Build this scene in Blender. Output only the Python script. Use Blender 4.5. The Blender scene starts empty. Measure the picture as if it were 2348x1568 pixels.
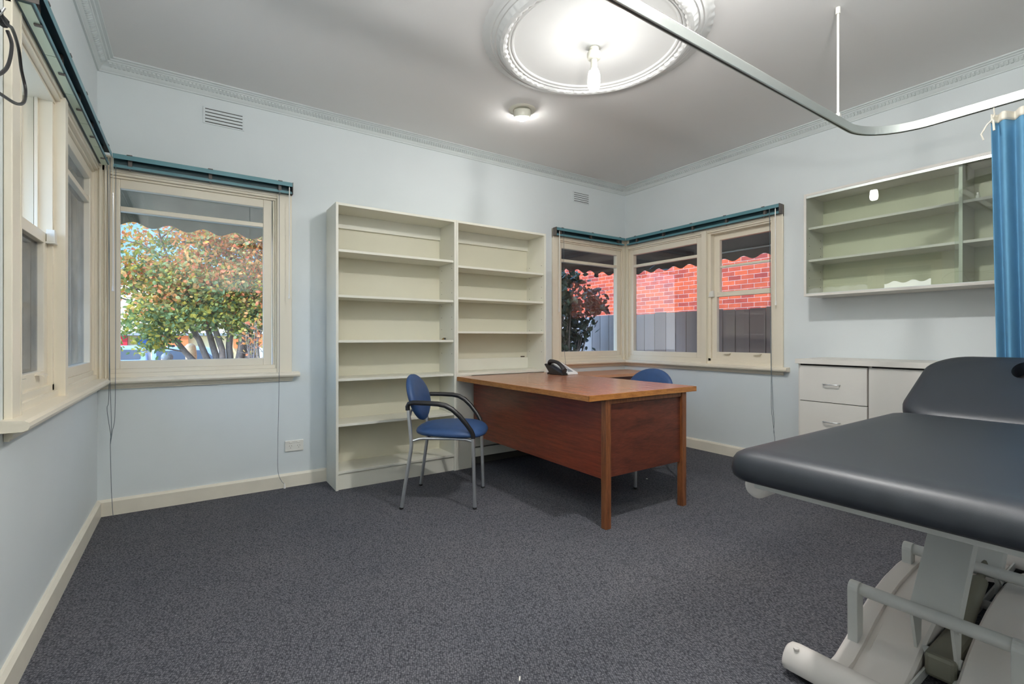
import bpy, bmesh, math, random
from mathutils import Vector, Matrix
random.seed(7)
PI = math.pi
sc = bpy.context.scene
COL = sc.collection
R = math.radians

# ------------------------------------------------------------------ materials
def srgb(r, g, b):
    f = lambda c: (c/255/12.92) if c/255 <= 0.04045 else ((c/255+0.055)/1.055)**2.4
    return (f(r), f(g), f(b), 1)

def new_mat(name):
    m = bpy.data.materials.new(name); m.use_nodes = True
    nt = m.node_tree
    return m, nt, nt.nodes['Principled BSDF']

def coords(nt, scale=(1, 1, 1), rot=(0, 0, 0), kind='Object'):
    tc = nt.nodes.new('ShaderNodeTexCoord'); mp = nt.nodes.new('ShaderNodeMapping')
    mp.inputs['Scale'].default_value = scale; mp.inputs['Rotation'].default_value = rot
    nt.links.new(tc.outputs[kind], mp.inputs['Vector'])
    return mp.outputs['Vector']

def noise(nt, vec, scale, detail=3, rough=0.55):
    n = nt.nodes.new('ShaderNodeTexNoise')
    n.inputs['Scale'].default_value = scale; n.inputs['Detail'].default_value = detail
    n.inputs['Roughness'].default_value = rough
    nt.links.new(vec, n.inputs['Vector'])
    return n.outputs['Fac']

def ramp(nt, fac, stops):
    r = nt.nodes.new('ShaderNodeValToRGB')
    els = r.color_ramp.elements
    while len(els) < len(stops): els.new(0.5)
    for e, (p, c) in zip(els, stops): e.position = p; e.color = c
    nt.links.new(fac, r.inputs['Fac'])
    return r.outputs['Color']

def bump(nt, bs, fac, strength, dist=0.002):
    b = nt.nodes.new('ShaderNodeBump')
    b.inputs['Strength'].default_value = strength; b.inputs['Distance'].default_value = dist
    nt.links.new(fac, b.inputs['Height']); nt.links.new(b.outputs['Normal'], bs.inputs['Normal'])

def scale_col(c, k): return (min(c[0]*k, 1), min(c[1]*k, 1), min(c[2]*k, 1), 1)

def mat(name, col, rough=0.5, metal=0.0, var=0.06, vscale=3.0, bmp=0.0, bscale=120, spec=0.5, stretch=(1, 1, 1), bdist=0.001):
    m, nt, bs = new_mat(name)
    bs.inputs['Roughness'].default_value = rough; bs.inputs['Metallic'].default_value = metal
    bs.inputs['Specular IOR Level'].default_value = spec
    v = coords(nt, stretch)
    f = noise(nt, v, vscale)
    nt.links.new(ramp(nt, f, [(0.3, scale_col(col, 1-var)), (0.7, scale_col(col, 1+var))]), bs.inputs['Base Color'])
    if bmp: bump(nt, bs, noise(nt, v, bscale, 2), bmp, bdist)
    return m

def wood(name, dark, mid, light, scale, rough=0.35, fine=9.0):
    m, nt, bs = new_mat(name)
    bs.inputs['Roughness'].default_value = rough
    v = coords(nt, scale)
    a = noise(nt, v, fine, 6, 0.62); b = noise(nt, v, fine*0.22, 2)
    mx = nt.nodes.new('ShaderNodeMath'); mx.operation = 'MULTIPLY_ADD'
    mx.inputs[1].default_value = 0.5
    hb = nt.nodes.new('ShaderNodeMath'); hb.operation = 'MULTIPLY'; hb.inputs[1].default_value = 0.5
    nt.links.new(b, hb.inputs[0]); nt.links.new(a, mx.inputs[0]); nt.links.new(hb.outputs[0], mx.inputs[2])
    nt.links.new(ramp(nt, mx.outputs[0], [(0.33, dark), (0.5, mid), (0.68, light)]), bs.inputs['Base Color'])
    bump(nt, bs, a, 0.08, 0.001)
    return m

def emit(name, col, strength):
    m, nt, bs = new_mat(name)
    bs.inputs['Base Color'].default_value = (0.9, 0.9, 0.9, 1)
    bs.inputs['Emission Color'].default_value = col
    bs.inputs['Emission Strength'].default_value = strength
    return m

def glass(name, tint=(0.97, 0.98, 0.97, 1), f0=0.04, dust=0.0, dustcol=(0.3, 0.3, 0.3, 1)):
    m = bpy.data.materials.new(name); m.use_nodes = True
    nt = m.node_tree; nt.nodes.clear()
    out = nt.nodes.new('ShaderNodeOutputMaterial')
    tr = nt.nodes.new('ShaderNodeBsdfTransparent'); tr.inputs['Color'].default_value = tint
    gl = nt.nodes.new('ShaderNodeBsdfGlossy'); gl.inputs['Roughness'].default_value = 0.0
    lw = nt.nodes.new('ShaderNodeLayerWeight'); lw.inputs['Blend'].default_value = 0.5
    pw = nt.nodes.new('ShaderNodeMath'); pw.operation = 'POWER'; pw.inputs[1].default_value = 5.0
    ma = nt.nodes.new('ShaderNodeMath'); ma.operation = 'MULTIPLY_ADD'
    ma.inputs[1].default_value = 1-f0; ma.inputs[2].default_value = f0
    mix = nt.nodes.new('ShaderNodeMixShader')
    nt.links.new(lw.outputs['Facing'], pw.inputs[0]); nt.links.new(pw.outputs[0], ma.inputs[0])
    nt.links.new(ma.outputs[0], mix.inputs['Fac'])
    nt.links.new(tr.outputs[0], mix.inputs[1]); nt.links.new(gl.outputs[0], mix.inputs[2])
    last = mix.outputs[0]
    if dust:
        df = nt.nodes.new('ShaderNodeBsdfDiffuse'); df.inputs['Color'].default_value = dustcol
        v = coords(nt); n = noise(nt, v, 6.0, 5)
        r = ramp(nt, n, [(0.3, (dust*0.7,)*3+(1,)), (0.75, (min(dust*1.2, 1),)*3+(1,))])
        m2 = nt.nodes.new('ShaderNodeMixShader')
        nt.links.new(r, m2.inputs['Fac']); nt.links.new(last, m2.inputs[1]); nt.links.new(df.outputs[0], m2.inputs[2])
        last = m2.outputs[0]
    nt.links.new(last, out.inputs['Surface'])
    return m

M = {}
M['wall'] = mat('painted_wall', srgb(217, 223, 224), 0.6, var=0.03, vscale=1.3, bmp=0.12, bscale=90)
M['ceiling'] = mat('ceiling_paint', srgb(230, 228, 226), 0.7, var=0.015, vscale=0.8, bmp=0.04, bscale=60)
M['cornice'] = mat('cornice_paint', srgb(209, 215, 214), 0.55, var=0.03)
M['rose'] = mat('plaster_white', srgb(226, 226, 224), 0.65, var=0.02)
M['cream'] = mat('cream_gloss_paint', srgb(228, 219, 200), 0.32, var=0.02, vscale=3, bmp=0.04, bscale=40)
M['skirt'] = mat('skirting_paint', srgb(229, 222, 206), 0.4, var=0.04, vscale=6)
M['shelfwhite'] = mat('white_melamine', srgb(221, 219, 206), 0.4, var=0.02)
M['shelfback'] = mat('shelf_backing', srgb(212, 208, 188), 0.55, var=0.02)
M['cabinet'] = mat('pale_laminate', srgb(211, 207, 199), 0.38, var=0.02)
M['cabinside'] = mat('cabinet_lining', srgb(205, 204, 180), 0.5, var=0.02)
M['alu'] = mat('anodised_aluminium', srgb(205, 210, 206), 0.32, 0.75, var=0.03)
M['alu_dark'] = mat('track_slot', srgb(60, 62, 60), 0.5, 0.4, var=0.03)
M['teal'] = mat('teal_enamel', srgb(84, 131, 140), 0.35, var=0.05, vscale=8)
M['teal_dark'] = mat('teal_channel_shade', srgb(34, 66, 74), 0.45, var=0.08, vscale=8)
M['strip'] = mat('pale_green_strip', srgb(196, 214, 196), 0.3, 0.2, var=0.03)
M['clip'] = mat('brown_plastic', srgb(88, 82, 78), 0.5, var=0.1)
M['cord'] = mat('grey_cord', srgb(92, 104, 110), 0.7, var=0.05)
M['clearwand'] = mat('milky_acrylic', srgb(236, 234, 228), 0.15, var=0.02)
M['plasticwhite'] = mat('white_plastic', srgb(226, 224, 216), 0.35, var=0.02)
M['slot'] = mat('dark_slot', srgb(70, 70, 66), 0.8, var=0.1)
M['chrome'] = mat('satin_chrome', srgb(214, 216, 218), 0.3, 0.9, var=0.03)
M['bluefab'] = mat('blue_vinyl', srgb(42, 70, 112), 0.5, var=0.08, vscale=20, bmp=0.1, bscale=500)
M['black'] = mat('black_plastic', srgb(30, 29, 30), 0.4, var=0.08)
M['rubber'] = mat('rubber', srgb(22, 22, 24), 0.7, var=0.1)
M['navy'] = mat('charcoal_navy_vinyl', srgb(28, 33, 40), 0.46, var=0.08, vscale=4, bmp=0.12, bscale=420, spec=0.55)
M['powder'] = mat('grey_white_powder_coat', srgb(205, 206, 202), 0.42, var=0.03)
M['cover'] = mat('ivory_moulding', srgb(222, 216, 210), 0.4, var=0.03)
M['motor'] = mat('olive_grey_motor', srgb(120, 118, 104), 0.55, var=0.08)
M['curtain'] = mat('light_blue_cloth', srgb(88, 138, 170), 0.85, var=0.05, vscale=14, bmp=0.1, bscale=600)
M['tape'] = mat('heading_tape', srgb(226, 220, 206), 0.9, var=0.05, vscale=30)
M['ruledark'] = mat('drawer_gap', srgb(52, 48, 44), 0.8, var=0.1)
M['porcelain'] = mat('aged_white_bakelite', srgb(214, 212, 198), 0.35, var=0.03)
M['handset'] = mat('charcoal_handset', srgb(46, 44, 46), 0.45, var=0.05)
M['phonewhite'] = mat('phone_white', srgb(228, 228, 228), 0.4, var=0.02)
M['keys'] = mat('key_grey', srgb(120, 124, 132), 0.5, var=0.05)
M['mahog_y'] = wood('mahogany_panel', srgb(84, 34, 21), srgb(110, 47, 29), srgb(132, 60, 37), (40, 2.2, 34), 0.33)
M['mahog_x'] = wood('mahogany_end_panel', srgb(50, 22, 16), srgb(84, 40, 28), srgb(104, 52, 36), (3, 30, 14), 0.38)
M['desktop'] = wood('desktop_veneer', srgb(126, 80, 58), srgb(160, 110, 86), srgb(178, 128, 102), (34, 2.0, 30), 0.24)
M['edge'] = wood('golden_edge', srgb(128, 78, 36), srgb(160, 104, 52), srgb(182, 126, 68), (10, 10, 60), 0.35)
M['legwood'] = wood('leg_wood', srgb(74, 40, 24), srgb(112, 66, 38), srgb(134, 84, 50), (40, 40, 3), 0.36)
M['returntop'] = wood('return_veneer', srgb(166, 112, 78), srgb(196, 140, 104), srgb(208, 154, 118), (2, 30, 30), 0.28)
M['pane'] = glass('window_glass')
M['cabglass'] = glass('cabinet_glass', (0.95, 0.975, 0.95, 1), 0.045)
M['dustypane'] = glass('dusty_glass', (0.92, 0.92, 0.92, 1), 0.03, 0.42, (0.15, 0.16, 0.17, 1))
M['bulb'] = emit('lamp_glow', (1, 0.985, 0.96, 1), 85.0)
M['spotface'] = emit('downlight_glow', (1, 0.985, 0.96, 1), 130.0)
M['spotface_fill'] = emit('fill_downlight_glow', (1, 0.985, 0.96, 1), 1350.0)
M['opal'] = emit('fill_lamp_glow', (1, 0.985, 0.96, 1), 455.0)
M['awning'] = mat('brown_canvas', srgb(104, 92, 84), 0.9, var=0.1, vscale=5)
M['awning_grey'] = mat('weathered_canvas', srgb(120, 116, 102), 0.9, var=0.16, vscale=4)
M['paling'] = None
M['soil'] = mat('bare_ground', srgb(176, 168, 154), 0.95, var=0.2, vscale=2)
M['asphalt'] = mat('asphalt', srgb(128, 128, 128), 0.95, var=0.1, vscale=3)
M['bark'] = mat('grey_bark', srgb(136, 122, 114), 0.9, var=0.25, vscale=14, stretch=(4, 4, 1), bmp=0.4, bscale=30, bdist=0.01)
M['carblue'] = mat('pale_blue_car_paint', srgb(164, 190, 226), 0.25, 0.2, var=0.02)
M['carglass'] = mat('car_glass', srgb(84, 96, 112), 0.1, var=0.1)
M['tyre'] = mat('tyre', srgb(28, 28, 28), 0.8)
M['orange'] = mat('orange_render', srgb(238, 128, 72), 0.7, var=0.05)
M['yellowwall'] = mat('cream_render', srgb(238, 220, 170), 0.8, var=0.05)
M['whitewall'] = mat('white_metal', srgb(226, 228, 228), 0.5, var=0.03)
M['greyroof'] = mat('grey_roof', srgb(150, 152, 152), 0.6, var=0.05)
M['signblue'] = mat('blue_sign', srgb(32, 82, 148), 0.6, var=0.03)
M['signred'] = mat('red_sign', srgb(214, 48, 62), 0.6, var=0.03)
M['rooftile'] = mat('terracotta_tiles', srgb(150, 84, 64), 0.8, var=0.15, vscale=8)
M['skin'] = mat('skin', srgb(222, 176, 152), 0.55, var=0.04)
M['greyhair'] = mat('grey_hair', srgb(150, 146, 144), 0.8, var=0.2, vscale=40)
M['blonde'] = mat('blonde_hair', srgb(226, 184, 140), 0.7, var=0.15, vscale=30)
M['pink'] = mat('pink_knit', srgb(226, 60, 96), 0.8, var=0.05)
M['navycloth'] = mat('navy_cloth', srgb(52, 58, 76), 0.85, var=0.05)
M['denim'] = mat('denim', srgb(70, 84, 112), 0.85, var=0.08)

def carpet_mat():
    m, nt, bs = new_mat('charcoal_loop_carpet')
    bs.inputs['Roughness'].default_value = 0.95; bs.inputs['Specular IOR Level'].default_value = 0.1
    v = coords(nt, (1, 0.75, 1), (0, 0, R(31)))
    vo = nt.nodes.new('ShaderNodeTexVoronoi'); vo.inputs['Scale'].default_value = 150
    vo.inputs['Randomness'].default_value = 0.55
    nt.links.new(v, vo.inputs['Vector'])
    v2 = coords(nt)
    fib = noise(nt, v2, 420, 2, 0.7)
    big = noise(nt, v2, 1.1, 4, 0.6)
    cold = ramp(nt, vo.outputs['Distance'], [(0.05, srgb(126, 126, 130)), (0.45, srgb(91, 92, 97)), (0.85, srgb(48, 49, 55))])
    mul = nt.nodes.new('ShaderNodeMix'); mul.data_type = 'RGBA'; mul.blend_type = 'MULTIPLY'; mul.inputs[0].default_value = 1.0
    fr = ramp(nt, fib, [(0.3, (0.6, 0.6, 0.6, 1)), (0.72, (1.25, 1.25, 1.25, 1))])
    nt.links.new(cold, mul.inputs[6]); nt.links.new(fr, mul.inputs[7])
    mul2 = nt.nodes.new('ShaderNodeMix'); mul2.data_type = 'RGBA'; mul2.blend_type = 'MULTIPLY'; mul2.inputs[0].default_value = 1.0
    br = ramp(nt, big, [(0.3, (0.86, 0.87, 0.9, 1)), (0.7, (1.1, 1.07, 1.06, 1))])
    nt.links.new(mul.outputs[2], mul2.inputs[6]); nt.links.new(br, mul2.inputs[7])
    # scattered pale lint specks
    vs = nt.nodes.new('ShaderNodeTexVoronoi'); vs.inputs['Scale'].default_value = 26
    nt.links.new(v2, vs.inputs['Vector'])
    lint = ramp(nt, vs.outputs['Distance'], [(0.035, (1, 1, 1, 1)), (0.06, (0, 0, 0, 1))])
    mx = nt.nodes.new('ShaderNodeMix'); mx.data_type = 'RGBA'
    nt.links.new(lint, mx.inputs[0]); nt.links.new(mul2.outputs[2], mx.inputs[6])
    mx.inputs[7].default_value = srgb(150, 150, 152)
    nt.links.new(mx.outputs[2], bs.inputs['Base Color'])
    inv = nt.nodes.new('ShaderNodeMath'); inv.operation = 'SUBTRACT'; inv.inputs[0].default_value = 1
    nt.links.new(vo.outputs['Distance'], inv.inputs[1])
    bump(nt, bs, inv.outputs[0], 0.6, 0.004)
    return m
M['carpet'] = carpet_mat()

def brick_mat():
    m, nt, bs = new_mat('red_brickwork')
    bs.inputs['Roughness'].default_value = 0.9
    tc = nt.nodes.new('ShaderNodeTexCoord'); sp = nt.nodes.new('ShaderNodeSeparateXYZ'); cb = nt.nodes.new('ShaderNodeCombineXYZ')
    nt.links.new(tc.outputs['Object'], sp.inputs[0])
    ad = nt.nodes.new('ShaderNodeMath'); ad.operation = 'ADD'
    nt.links.new(sp.outputs['X'], ad.inputs[0]); nt.links.new(sp.outputs['Y'], ad.inputs[1])
    nt.links.new(ad.outputs[0], cb.inputs['X']); nt.links.new(sp.outputs['Z'], cb.inputs['Y'])
    b = nt.nodes.new('ShaderNodeTexBrick')
    b.inputs['Scale'].default_value = 1.0
    b.inputs['Brick Width'].default_value = 0.25; b.inputs['Row Height'].default_value = 0.086
    b.inputs['Mortar Size'].default_value = 0.0045; b.inputs['Mortar Smooth'].default_value = 0.3; b.inputs['Bias'].default_value = -0.15
    b.inputs['Color1'].default_value = srgb(204, 84, 44); b.inputs['Color2'].default_value = srgb(146, 50, 42)
    b.inputs['Mortar'].default_value = srgb(190, 156, 140)
    nt.links.new(cb.outputs[0], b.inputs['Vector'])
    n = noise(nt, cb.outputs[0], 7, 4)
    mul = nt.nodes.new('ShaderNodeMix'); mul.data_type = 'RGBA'; mul.blend_type = 'MULTIPLY'; mul.inputs[0].default_value = 1.0
    nt.links.new(b.outputs['Color'], mul.inputs[6])
    nt.links.new(ramp(nt, n, [(0.3, (0.78, 0.76, 0.8, 1)), (0.65, (1.1, 1.08, 1.05, 1))]), mul.inputs[7])
    nt.links.new(mul.outputs[2], bs.inputs['Base Color'])
    return m
M['brick'] = brick_mat()

def island_mat(name, stops, rough=0.5, trans=0.0):
    m, nt, bs = new_mat(name)
    g = nt.nodes.new('ShaderNodeNewGeometry')
    nt.links.new(ramp(nt, g.outputs['Random Per Island'], stops), bs.inputs['Base Color'])
    bs.inputs['Roughness'].default_value = rough
    if trans:
        out = nt.nodes['Material Output']
        tl = nt.nodes.new('ShaderNodeBsdfTranslucent'); mx = nt.nodes.new('ShaderNodeMixShader'); mx.inputs['Fac'].default_value = trans
        for l in list(bs.inputs['Base Color'].links): nt.links.new(l.from_socket, tl.inputs['Color'])
        nt.links.new(bs.outputs[0], mx.inputs[1]); nt.links.new(tl.outputs[0], mx.inputs[2])
        nt.links.new(mx.outputs[0], out.inputs['Surface'])
    return m
M['leaf_autumn'] = island_mat('autumn_leaves', [(0.0, srgb(232, 134, 98)), (0.3, srgb(232, 156, 90)), (0.55, srgb(212, 168, 98)), (0.75, srgb(176, 168, 98)), (1.0, srgb(150, 158, 104))], 0.6, 0.45)
M['leaf_green'] = island_mat('green_leaves', [(0.0, srgb(104, 128, 84)), (0.4, srgb(128, 150, 92)), (0.7, srgb(172, 172, 84)), (1.0, srgb(220, 196, 80))], 0.6, 0.45)
M['leaf_gloss'] = island_mat('glossy_dark_leaves', [(0.0, srgb(44, 52, 38)), (0.5, srgb(66, 72, 54)), (1.0, srgb(92, 98, 74))], 0.25)
M['paling'] = island_mat('weathered_palings', [(0.0, srgb(150, 134, 128)), (0.5, srgb(168, 152, 146)), (1.0, srgb(184, 168, 160))], 0.9)

# ------------------------------------------------------------------ mesh helpers
class MB:
    def __init__(s): s.bm = bmesh.new()
    def box(s, x0, x1, y0, y1, z0, z1):
        if x0 > x1: x0, x1 = x1, x0
        if y0 > y1: y0, y1 = y1, y0
        if z0 > z1: z0, z1 = z1, z0
        b = s.bm
        v = [b.verts.new(p) for p in ((x0, y0, z0), (x1, y0, z0), (x1, y1, z0), (x0, y1, z0), (x0, y0, z1), (x1, y0, z1), (x1, y1, z1), (x0, y1, z1))]
        for f in ((0, 3, 2, 1), (4, 5, 6, 7), (0, 1, 5, 4), (1, 2, 6, 5), (2, 3, 7, 6), (3, 0, 4, 7)):
            b.faces.new([v[i] for i in f])
        return s
    def obox(s, c, size, mtx):
        b = s.bm; c = Vector(c); sx, sy, sz = [q/2 for q in size]
        v = [b.verts.new(c + mtx @ Vector(p)) for p in ((-sx, -sy, -sz), (sx, -sy, -sz), (sx, sy, -sz), (-sx, sy, -sz), (-sx, -sy, sz), (sx, -sy, sz), (sx, sy, sz), (-sx, sy, sz))]
        for f in ((0, 3, 2, 1), (4, 5, 6, 7), (0, 1, 5, 4), (1, 2, 6, 5), (2, 3, 7, 6), (3, 0, 4, 7)):
            b.faces.new([v[i] for i in f])
        return s
    def loft(s, rings, closed=False, cap=True):
        b = s.bm
        vr = [[b.verts.new(p) for p in r] for r in rings]
        n = len(vr[0])
        m = len(vr)
        for i in range(m if closed else m-1):
            A, B = vr[i], vr[(i+1) % m]
            for j in range(n):
                b.faces.new((A[j], A[(j+1) % n], B[(j+1) % n], B[j]))
        if cap and not closed:
            b.faces.new(list(reversed(vr[0]))); b.faces.new(vr[-1])
        return s
    def tube(s, pts, r, seg=10, closed=False, radii=None):
        pts = [Vector(p) for p in pts]; n = len(pts); rings = []
        up = None
        for i, p in enumerate(pts):
            a = pts[i-1] if (i > 0 or closed) else p
            c = pts[(i+1) % n] if (i < n-1 or closed) else p
            t = (c-a).normalized()
            if up is None:
                up = t.orthogonal().normalized()
            else:
                up = (up - t*up.dot(t)).normalized()
            w = t.cross(up)
            rr = radii[i] if radii else r
            rings.append([p + (up*math.cos(2*PI*k/seg) + w*math.sin(2*PI*k/seg))*rr for k in range(seg)])
        return s.loft(rings, closed)
    def lathe(s, prof, c=(0, 0, 0), seg=32, mtx=None, mod=None):
        c = Vector(c); rings = []
        for (r, z) in prof:
            ring = []
            for k in range(seg):
                a = 2*PI*k/seg
                rr, zz = (mod(r, z, a) if mod else (r, z))
                p = Vector((rr*math.cos(a), rr*math.sin(a), zz))
                if mtx: p = mtx @ p
                ring.append(c+p)
            rings.append(ring)
        return s.loft(rings)
    def prism(s, pts, fn, lo, hi):
        return s.loft([[fn(u, v, lo) for u, v in pts], [fn(u, v, hi) for u, v in pts]])
    def ball(s, c, r, sx=1, sy=1, sz=1, seg=12):
        prof = [(r*math.sin(PI*i/seg) if 0 < i < seg else r*0.02, -r*math.cos(PI*i/seg)) for i in range(seg+1)]
        rings = []
        for (q, z) in prof:
            rings.append([Vector(c)+Vector((q*math.cos(2*PI*k/16)*sx, q*math.sin(2*PI*k/16)*sy, z*sz)) for k in range(16)])
        return s.loft(rings)
    def build(s, name, material, parent=None, smooth=None, bevel=0.0, seg=2, local=False):
        bmesh.ops.recalc_face_normals(s.bm, faces=s.bm.faces[:])
        me = bpy.data.meshes.new(name)
        s.bm.to_mesh(me); s.bm.free()
        o = bpy.data.objects.new(name, me); COL.objects.link(o)
        me.materials.append(material)
        if smooth is not None:
            for p in me.polygons: p.use_smooth = True
            me.set_sharp_from_angle(angle=R(smooth))
        if parent is not None:
            o.parent = parent
            if not local:
                root = parent
                while root.parent: root = root.parent
                me.transform(Matrix.Translation(-root.location))
        if bevel:
            b = o.modifiers.new('bevel', 'BEVEL'); b.width = bevel; b.segments = seg; b.limit_method = 'ANGLE'; b.angle_limit = R(40)
        return o

def thing(name, label, cat, loc=(0, 0, 0), rz=0, group=None):
    o = bpy.data.objects.new(name, None); COL.objects.link(o)
    o.location = loc; o.rotation_euler = (0, 0, rz); o.empty_display_size = 0.1
    o['label'] = label; o['category'] = cat
    if group: o['group'] = group
    return o
def tag(o, label, cat, group=None, kind=None):
    o['label'] = label; o['category'] = cat
    if group: o['group'] = group
    if kind: o['kind'] = kind
    return o
def struct(o, label=None, cat=None):
    o['kind'] = 'structure'
    if label: o['label'] = label
    if cat: o['category'] = cat
    return o
def copy_thing(o, parent=None):
    c = o.copy(); COL.objects.link(c)
    if parent: c.parent = parent
    for ch in list(o.children): copy_thing(ch, c)
    return c
def arc(c, r, a0, a1, n, f):
    return [f(c[0]+r*math.cos(a0+(a1-a0)*i/n), c[1]+r*math.sin(a0+(a1-a0)*i/n)) for i in range(n+1)]
def rrect(x0, x1, y0, y1, r, n=6):
    p = []
    for (cx, cy, a) in ((x1-r, y1-r, 0), (x0+r, y1-r, PI/2), (x0+r, y0+r, PI), (x1-r, y0+r, 1.5*PI)):
        for i in range(n+1):
            t = a+PI/2*i/n; p.append((cx+r*math.cos(t), cy+r*math.sin(t)))
    return p
def bool_diff(o, cutter):
    m = o.modifiers.new('cut', 'BOOLEAN'); m.object = cutter; m.operation = 'DIFFERENCE'; m.solver = 'EXACT'
    bpy.context.view_layer.update()
    dg = bpy.context.evaluated_depsgraph_get()
    me = bpy.data.meshes.new_from_object(o.evaluated_get(dg))
    o.modifiers.remove(m); old = o.data; o.data = me; me.name = old.name
    bpy.data.objects.remove(cutter)

# ------------------------------------------------------------------ room dimensions
XL, YB, XR, YF = -0.4656, 3.792, 4.102, -0.42
ZC = 2.765
T = 0.13
GZ = -0.85

# floor / ceiling
struct(MB().box(XL-T, XR+T, YF-T, YB+T, -0.12, 0).build('floor', M['carpet']), 'charcoal grey loop pile carpet floor', 'floor')
struct(MB().box(XL-T, XR+T, YF-T, YB+T, ZC, ZC+0.14).build('ceiling', M['ceiling']), 'off white painted plaster ceiling', 'ceiling')

# openings (lo, hi along wall)
ZS, ZH = 0.826, 2.135
OBL = (XL+0.045, 0.532)          # back wall, left corner window
OBR = (3.132, XR-0.045)          # back wall, right corner window
OSIDE = (2.124, YB-0.045)        # both side walls
def wall_x(y0, y1, ops):
    m = MB(); xs = [XL-T]
    for a, b in ops: xs += [a, b]
    xs += [XR+T]
    for i in range(0, len(xs), 2): m.box(xs[i], xs[i+1], y0, y1, 0, ZC)
    for a, b in ops: m.box(a, b, y0, y1, 0, ZS).box(a, b, y0, y1, ZH, ZC)
    return m
def wall_y(x0, x1, ops):
    m = MB(); ys = [YF]
    for a, b in ops: ys += [a, b]
    ys += [YB]
    for i in range(0, len(ys), 2): m.box(x0, x1, ys[i], ys[i+1], 0, ZC)
    for a, b in ops: m.box(x0, x1, a, b, 0, ZS).box(x0, x1, a, b, ZH, ZC)
    return m
struct(wall_x(YB, YB+T, [OBL, OBR]).build('wall_back', M['wall']), 'pale blue grey wall behind the bookshelves', 'wall')
struct(wall_x(YF-T, YF, []).build('wall_front', M['wall']), 'pale blue grey wall behind the viewer', 'wall')
struct(wall_y(XL-T, XL, [OSIDE]).build('wall_left', M['wall']), 'pale blue grey wall under the left side window', 'wall')
struct(wall_y(XR, XR+T, [OSIDE]).build('wall_right', M['wall']), 'pale blue grey wall with the glass fronted cabinet', 'wall')

# wall frames: (u along wall, d outward, z) -> world
def map_back(u, d, z): return (u, YB+d, z)
def map_left(u, d, z): return (XL-d, u, z)
def map_right(u, d, z): return (XR+d, u, z)
def wbox(m, f, u0, u1, d0, d1, z0, z1):
    a = f(u0, d0, z0); b = f(u1, d1, z1)
    m.box(a[0], b[0], a[1], b[1], a[2], b[2])

# baseboards: board with bevelled top
def baseboard(name, f, u0, u1, label):
    h, t = 0.098, 0.02
    m = MB()
    prof = [(0.001, 0), (-t, 0), (-t, h-0.014), (-t+0.010, h), (0.001, h)]
    m.loft([[Vector(f(u0, d, z)) for d, z in prof], [Vector(f(u1, d, z)) for d, z in prof]])
    struct(m.build(name, M['skirt']), label, 'baseboard')
def map_front(u, d, z): return (u, YF-d, z)
baseboard('baseboard_back', map_back, XL, XR, 'cream skirting board along the back wall')
baseboard('baseboard_left', map_left, YF, YB-0.02, 'cream skirting board along the left wall')
baseboard('baseboard_right', map_right, YF, YB-0.02, 'cream skirting board along the right wall')
baseboard('baseboard_front', map_front, XL, XR, 'cream skirting board along the front wall')

# cornices with ribbed band
CP = [(0, 2.692), (0.010, 2.692), (0.012, 2.700), (0.016, 2.704), (0.022, 2.720), (0.028, 2.727), (0.040, 2.738), (0.052, 2.742), (0.055, 2.748), (0.066, 2.750), (0.070, 2.756), (0.084, 2.758), (0.086, ZC+0.002), (0, ZC+0.002)]
def cornice(name, f, u0, u1, lab):
    m = MB()
    def end(u, sgn): return [Vector(f(u+sgn*d, -d, z)) for d, z in CP]
    m.loft([end(u0, 1), end(u1, -1)])
    n = int((u1-u0-0.12)/0.021)
    for i in range(n):
        u = u0+0.06+i*(u1-u0-0.12)/n
        m.loft([[Vector(f(u+a, -d, z)) for d, z in ((0.024, 2.7215), (0.032, 2.7225), (0.046, 2.7345), (0.046, 2.7405), (0.036, 2.7365), (0.024, 2.7265))] for a in (0.0, 0.012)])
    struct(m.build(name, M['cornice'], smooth=25), lab, 'cornice')
cornice('trim_1', map_back, XL, XR, 'moulded plaster cornice above the back wall')
cornice('trim_2', map_left, YF, YB, 'moulded plaster cornice above the left wall')
cornice('trim_3', map_right, YF, YB, 'moulded plaster cornice above the right wall')
cornice('trim_4', map_front, XL, XR, 'moulded plaster cornice above the front wall')

# ceiling rose
RC = (1.89, 1.98)
def rose():
    rnd = [random.uniform(-1, 1) for _ in range(97)]
    seg = 288
    def mod(r, z, a):
        k = int(round(a/(2*PI)*seg))
        if 0.484 < r < 0.500: return r + 0.004*math.sin(a*64) + 0.0025*rnd[k % 97], z + 0.002*rnd[(k*7) % 97]
        if 0.530 < r < 0.548: return r + 0.0045*math.sin(a*72) + 0.002*rnd[(k*3) % 97], z
        if r > 0.615: return r + 0.003*math.sin(a*60), z
        return r, z
    prof = [(0.02, -0.050), (0.036, -0.052), (0.046, -0.046), (0.056, -0.036), (0.075, -0.025), (0.11, -0.016), (0.17, -0.010), (0.25, -0.008), (0.34, -0.009), (0.42, -0.014), (0.452, -0.020),
            (0.456, -0.030), (0.464, -0.032), (0.468, -0.026), (0.474, -0.028), (0.478, -0.038), (0.484, -0.038), (0.490, -0.033), (0.499, -0.048), (0.512, -0.052), (0.530, -0.047), (0.540, -0.034), (0.552, -0.024), (0.560, -0.026), (0.566, -0.022), (0.574, -0.015), (0.582, -0.017), (0.588, -0.013), (0.600, -0.010), (0.618, -0.006), (0.632, 0.002)]
    m = MB().lathe(prof, (RC[0], RC[1], ZC), seg, mod=mod)
    o = m.build('ceiling_rose', M['rose'], smooth=30)
    struct(o, 'large round white plaster ceiling rose around the bare bulb', 'ceiling rose')
rose()

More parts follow.
